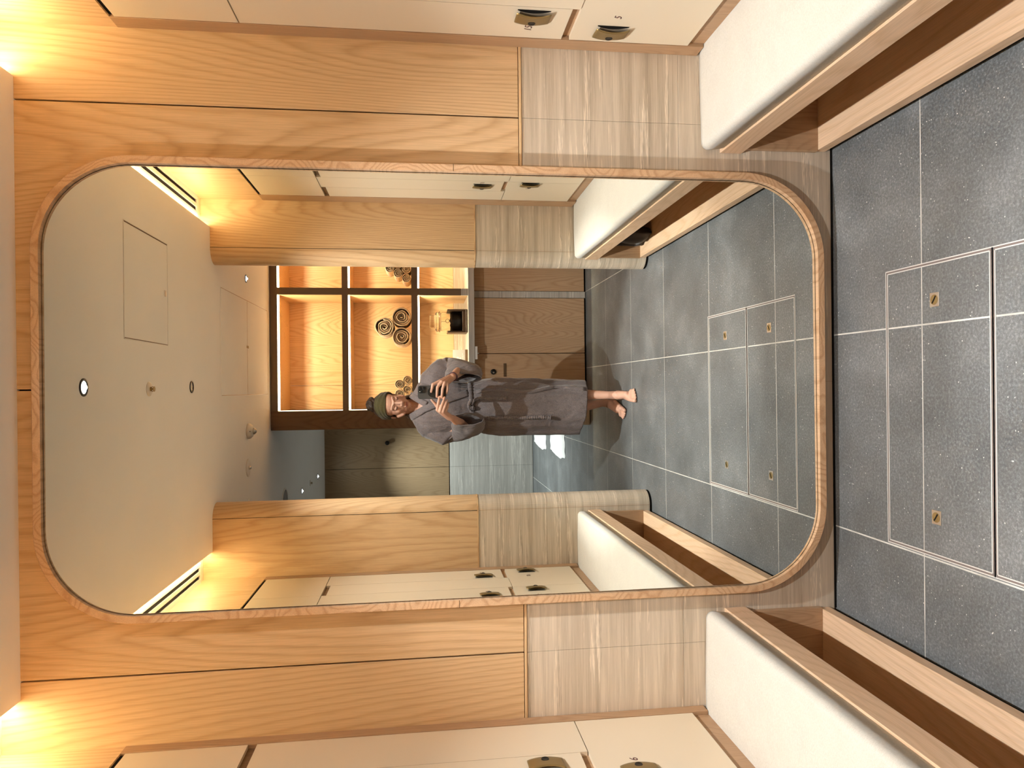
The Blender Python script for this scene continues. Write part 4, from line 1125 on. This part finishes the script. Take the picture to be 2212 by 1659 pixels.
def rp(phi, z, off=0.0):
    xl, xr, ry = lv(z); cx = (xl + xr) / 2; rx = (xr - xl) / 2
    e = 2 / 2.5
    cxx = math.copysign(abs(cos(phi)) ** e, cos(phi)); cyy = math.copysign(abs(sin(phi)) ** e, sin(phi))
    low = min(1, max(0, (0.96 - z) / 0.5)); gat = math.exp(-((z - 0.985) / 0.07) ** 2)
    f = 0.0085 * low * (sin(phi * 7 + 1.5 * sin(z * 5)) * 0.6 + sin(phi * 13 + z * 4 + 2) * 0.4) + 0.0030 * gat * sin(phi * 34)
    f += 0.0065 * NZ.noise(Vector((phi * 3.2, z * 5.5, 1.0))) * (0.5 + low) + 0.0022 * NZ.noise(Vector((phi * 9, z * 15, 4.0)))
    up = min(1, max(0, (z - 1.0) / 0.1)) * min(1, max(0, (1.30 - z) / 0.1))
    f += 0.005 * up * sin(phi * 5 + z * 22)
    f += off
    return Vector((cx + (rx + f) * cxx, YC + (ry + f) * cyy, z))
VX, VZ = -0.1185, 1.284
def inv(p): return p.y > YC + 0.005 and p.z > VZ and abs(p.x - VX) < (p.z - VZ) * 0.60 + 0.009
bm = bmesh.new(); NP, NZV = 220, 190
cache = {}
def gp(i, j):
    i %= NP
    if (i, j) not in cache:
        phi = 2 * pi * i / NP
        x_ = cos(phi)
        z0 = 0.236 + 0.026 * (1 - x_) + 0.006 * sin(phi * 3) + (0.03 if sin(phi) < 0 else 0) * abs(sin(phi))
        z = z0 + (1.386 - z0) * (j / NZV)
        cache[(i, j)] = bm.verts.new(rp(phi, z))
    return cache[(i, j)]
for j in range(NZV):
    for i in range(NP):
        q = [gp(i, j), gp(i + 1, j), gp(i + 1, j + 1), gp(i, j + 1)]
        if not inv(sum((v.co for v in q), Vector()) / 4): bm.faces.new(q)
bmesh.ops.delete(bm, geom=[v for v in bm.verts if not v.link_faces], context='VERTS')
robe = obj('robe', bm, ROBE, person, True)
so = robe.modifiers.new('s', 'SOLIDIFY'); so.thickness = 0.003; so.offset = -1
def surf(x, z, off):
    """front surface point of the robe at x, z"""
    lo, hi = 0.02, pi - 0.02
    for _ in range(30):
        m_ = (lo + hi) / 2
        if rp(m_, z).x > x: lo = m_
        else: hi = m_
    p = rp((lo + hi) / 2, z, off); return Vector((x, p.y, z))
def band(name, path, width, off, side, parent):
    bm = bmesh.new(); rings = []
    n_ = len(path)
    for i, (x, z) in enumerate(path):
        a = path[max(0, i - 1)]; b_ = path[min(n_ - 1, i + 1)]
        d = Vector((b_[0] - a[0], b_[1] - a[1])).normalized(); nrm = Vector((-d.y, d.x)) * side
        ring = []
        for k in range(6):
            w_ = width * k / 5; xx, zz = x + nrm.x * w_, z + nrm.y * w_
            ring.append(surf(xx, min(1.384, zz), off + 0.002 * sin(pi * k / 5)))
        for k in range(5, -1, -1):
            w_ = width * k / 5; xx, zz = x + nrm.x * w_, z + nrm.y * w_
            ring.append(surf(xx, min(1.384, zz), off - 0.005))
        rings.append(ring)
    loft(bm, rings, cap=True); return obj(name, bm, ROBE, parent, True)
def lerp_path(pts, n_):
    out = []
    for a, b_ in zip(pts, pts[1:]):
        for k in range(n_): out.append(tuple(a[i] + (b_[i] - a[i]) * k / n_ for i in range(len(a))))
    out.append(pts[-1]); return out
band('collar', lerp_path([(-0.062, 1.375), (-0.090, 1.332), (-0.125, 1.272)], 8), 0.036, 0.0045, 1, robe)
band('collar', lerp_path([(-0.176, 1.378), (-0.147, 1.331), (-0.1185, 1.284), (-0.070, 1.165), (-0.020, 1.01)], 10), 0.040, 0.0085, -1, robe)
# back of the collar round the neck
bm = bmesh.new(); rings = []
for k in range(41):
    phi = pi * 0.93 + (1.14 * pi) * k / 40
    b0 = rp(phi, 1.366, 0.004); t0_ = rp(phi, 1.386, 0.0)
    ring = [b0, b0 + Vector((0, 0, 0.014)), t0_ + Vector((0, 0, 0.012)), t0_ + (Vector((-0.12, YC, 1.386)) - t0_) * 0.10 + Vector((0, 0, 0.010)), t0_ + (Vector((-0.12, YC, 1.37)) - t0_) * 0.10]
    rings.append(ring)
loft(bm, rings, cap=True); obj('collar', bm, ROBE, robe, True)
# overlap edge of the skirt
bm = bmesh.new(); rings = []
for k in range(31):
    z = 0.955 - (0.955 - 0.262) * k / 30; x = -0.028 + 0.012 * sin(k * 0.35) + 0.02 * k / 30
    a = surf(x - 0.020, z, 0.0075); b_ = surf(x, z, 0.0085); c_ = surf(x + 0.004, z, 0.001); d_ = surf(x - 0.020, z, 0.000)
    rings.append([a, b_, c_, d_])
loft(bm, rings, cap=True); obj('front_edge', bm, ROBE, robe, True)
# belt
bm = bmesh.new(); rings = []
for k in range(121):
    phi = 2 * pi * k / 120; ring = []
    for m_ in range(8):
        a = 2 * pi * m_ / 8; p = rp(phi, 0.985 + 0.0135 * sin(a) + 0.006 * sin(phi * 2), 0.0); o = rp(phi, 0.985, 0.006 + 0.006 * cos(a) + 0.001 * sin(phi * 50))
        ring.append(Vector((o.x, o.y, p.z)))
    rings.append(ring)
loft(bm, rings); bmesh.ops.remove_doubles(bm, verts=bm.verts, dist=1e-4)
belt = obj('belt', bm, ROBE, robe, True)
def rope(name, pts, r):
    P_ = []
    for a, b_ in zip(pts, pts[1:]):
        n_ = max(2, int((Vector(b_) - Vector(a)).length / 0.0035))
        for k in range(n_): P_.append(Vector(a).lerp(Vector(b_), k / n_))
    P_.append(Vector(pts[-1]))
    Q = [sum((P_[max(0, min(len(P_) - 1, i + d))] for d in range(-5, 6)), Vector()) / 11 for i in range(len(P_))]
    rr = [r * (1 + 0.13 * sin(i * 1.55) + 0.06 * sin(i * 0.4)) * (1.15 if i > len(Q) - 8 else 1) for i in range(len(Q))]
    bm = bmesh.new(); tube(bm, Q, rr, 10); return obj(name, bm, ROBE, belt, True)
def S(x, z, off=0.012): return tuple(surf(x, z, off))
rope('belt_loop', [S(-0.150, 0.985, 0.016), S(-0.140, 1.000, 0.024), S(-0.120, 1.008, 0.030), S(-0.098, 1.000, 0.030), S(-0.083, 0.982, 0.026)], 0.0095)
rope('belt_end', [S(-0.120, 0.985, 0.018), S(-0.098, 0.982, 0.026), S(-0.080, 0.962, 0.022), S(-0.074, 0.925, 0.014), S(-0.076, 0.86, 0.012), S(-0.079, 0.80, 0.012), S(-0.078, 0.762, 0.013)], 0.0092)
rope('belt_end', [S(-0.160, 0.985, 0.012), S(-0.185, 0.965, 0.013), S(-0.194, 0.92, 0.012), S(-0.199, 0.80, 0.011), S(-0.201, 0.66, 0.011), S(-0.198, 0.55, 0.012), S(-0.204, 0.488, 0.013)], 0.0098)
rope('belt_knot', [S(-0.136, 0.998, 0.020), S(-0.128, 0.984, 0.026), S(-0.136, 0.970, 0.020), S(-0.146, 0.982, 0.016)], 0.0120)
# sleeves
def sleeve(rings_def):
    R0 = []
    NS = 9
    ctrl = [(Vector(c), Vector(u), Vector(v)) for c, u, v in rings_def]
    out = []
    for i in range(len(ctrl) - 1):
        p0 = ctrl[max(0, i - 1)]; p1 = ctrl[i]; p2 = ctrl[i + 1]; p3 = ctrl[min(len(ctrl) - 1, i + 2)]
        for k in range(NS + (1 if i == len(ctrl) - 2 else 0)):
            t_ = k / NS
            out.append([0.5 * ((2 * p1[m]) + (-p0[m] + p2[m]) * t_ + (2 * p0[m] - 5 * p1[m] + 4 * p2[m] - p3[m]) * t_ ** 2 + (-p0[m] + 3 * p1[m] - 3 * p2[m] + p3[m]) * t_ ** 3) for m in range(3)])
    rings = []
    for i, (c, u, v) in enumerate(out):
        k = i / (len(out) - 1); ring = []
        for q in range(56):
            a = 2 * pi * q / 56
            p = c + u * math.copysign(abs(cos(a)) ** 0.85, cos(a)) + v * math.copysign(abs(sin(a)) ** 0.85, sin(a))
            d = (p - c).normalized()
            f = 0.0075 * NZ.noise(p * 16) + 0.006 * sin(a * 3 + k * 16) * sin(pi * k) + 0.003 * NZ.noise(p * 45)
            fold = 0.010 * math.exp(-((k - 0.52) / 0.05) ** 2) * sin(a * 2 + 1) + 0.008 * math.exp(-((k - 0.40) / 0.03) ** 2) * cos(a * 2)
            if k < 0.97: p = p + d * (f + fold)
            else: p = p + d * (0.0015 * sin(a * 9))
            ring.append(p)
        rings.append(ring)
    bm = bmesh.new(); loft(bm, rings)
    o = obj('sleeve', bm, ROBE, robe, True)
    m_ = o.modifiers.new('s', 'SOLIDIFY'); m_.thickness = 0.0035; m_.offset = 1
    return o
sleeve([((0.000, -2.442, 1.222), (-0.002, 0, 0.074), (0, 0.082, 0)),
        ((0.045, -2.438, 1.205), (0.022, 0, 0.086), (0, 0.080, 0)),
        ((0.088, -2.425, 1.140), (0.058, 0, 0.076), (0.006, 0.078, 0)),
        ((0.122, -2.395, 1.070), (0.050, -0.010, 0.066), (-0.022, 0.056, 0.01)),
        ((0.118, -2.340, 1.035), (0.022, -0.02, 0.098), (-0.046, 0.026, 0.0)),
        ((0.088, -2.270, 1.032), (0.002, -0.004, 0.108), (-0.040, -0.006, 0.0)),
        ((0.050, -2.205, 1.042), (0.004, 0.004, 0.107), (-0.025, -0.012, 0.0))])
sleeve([((-0.262, -2.442, 1.222), (0.002, 0, 0.074), (0, 0.082, 0)),
        ((-0.292, -2.438, 1.200), (-0.014, 0, 0.086), (0, 0.080, 0)),
        ((-0.305, -2.425, 1.130), (-0.052, 0, 0.056), (-0.004, 0.078, 0)),
        ((-0.306, -2.395, 1.062), (-0.042, -0.010, 0.066), (0.016, 0.056, 0.01)),
        ((-0.288, -2.340, 1.020), (-0.018, -0.02, 0.092), (0.042, 0.026, 0.0)),
        ((-0.242, -2.270, 1.008), (-0.002, -0.004, 0.096), (0.044, -0.006, 0.0)),
        ((-0.198, -2.205, 1.018), (-0.004, 0.004, 0.094), (0.034, -0.012, 0.0))])
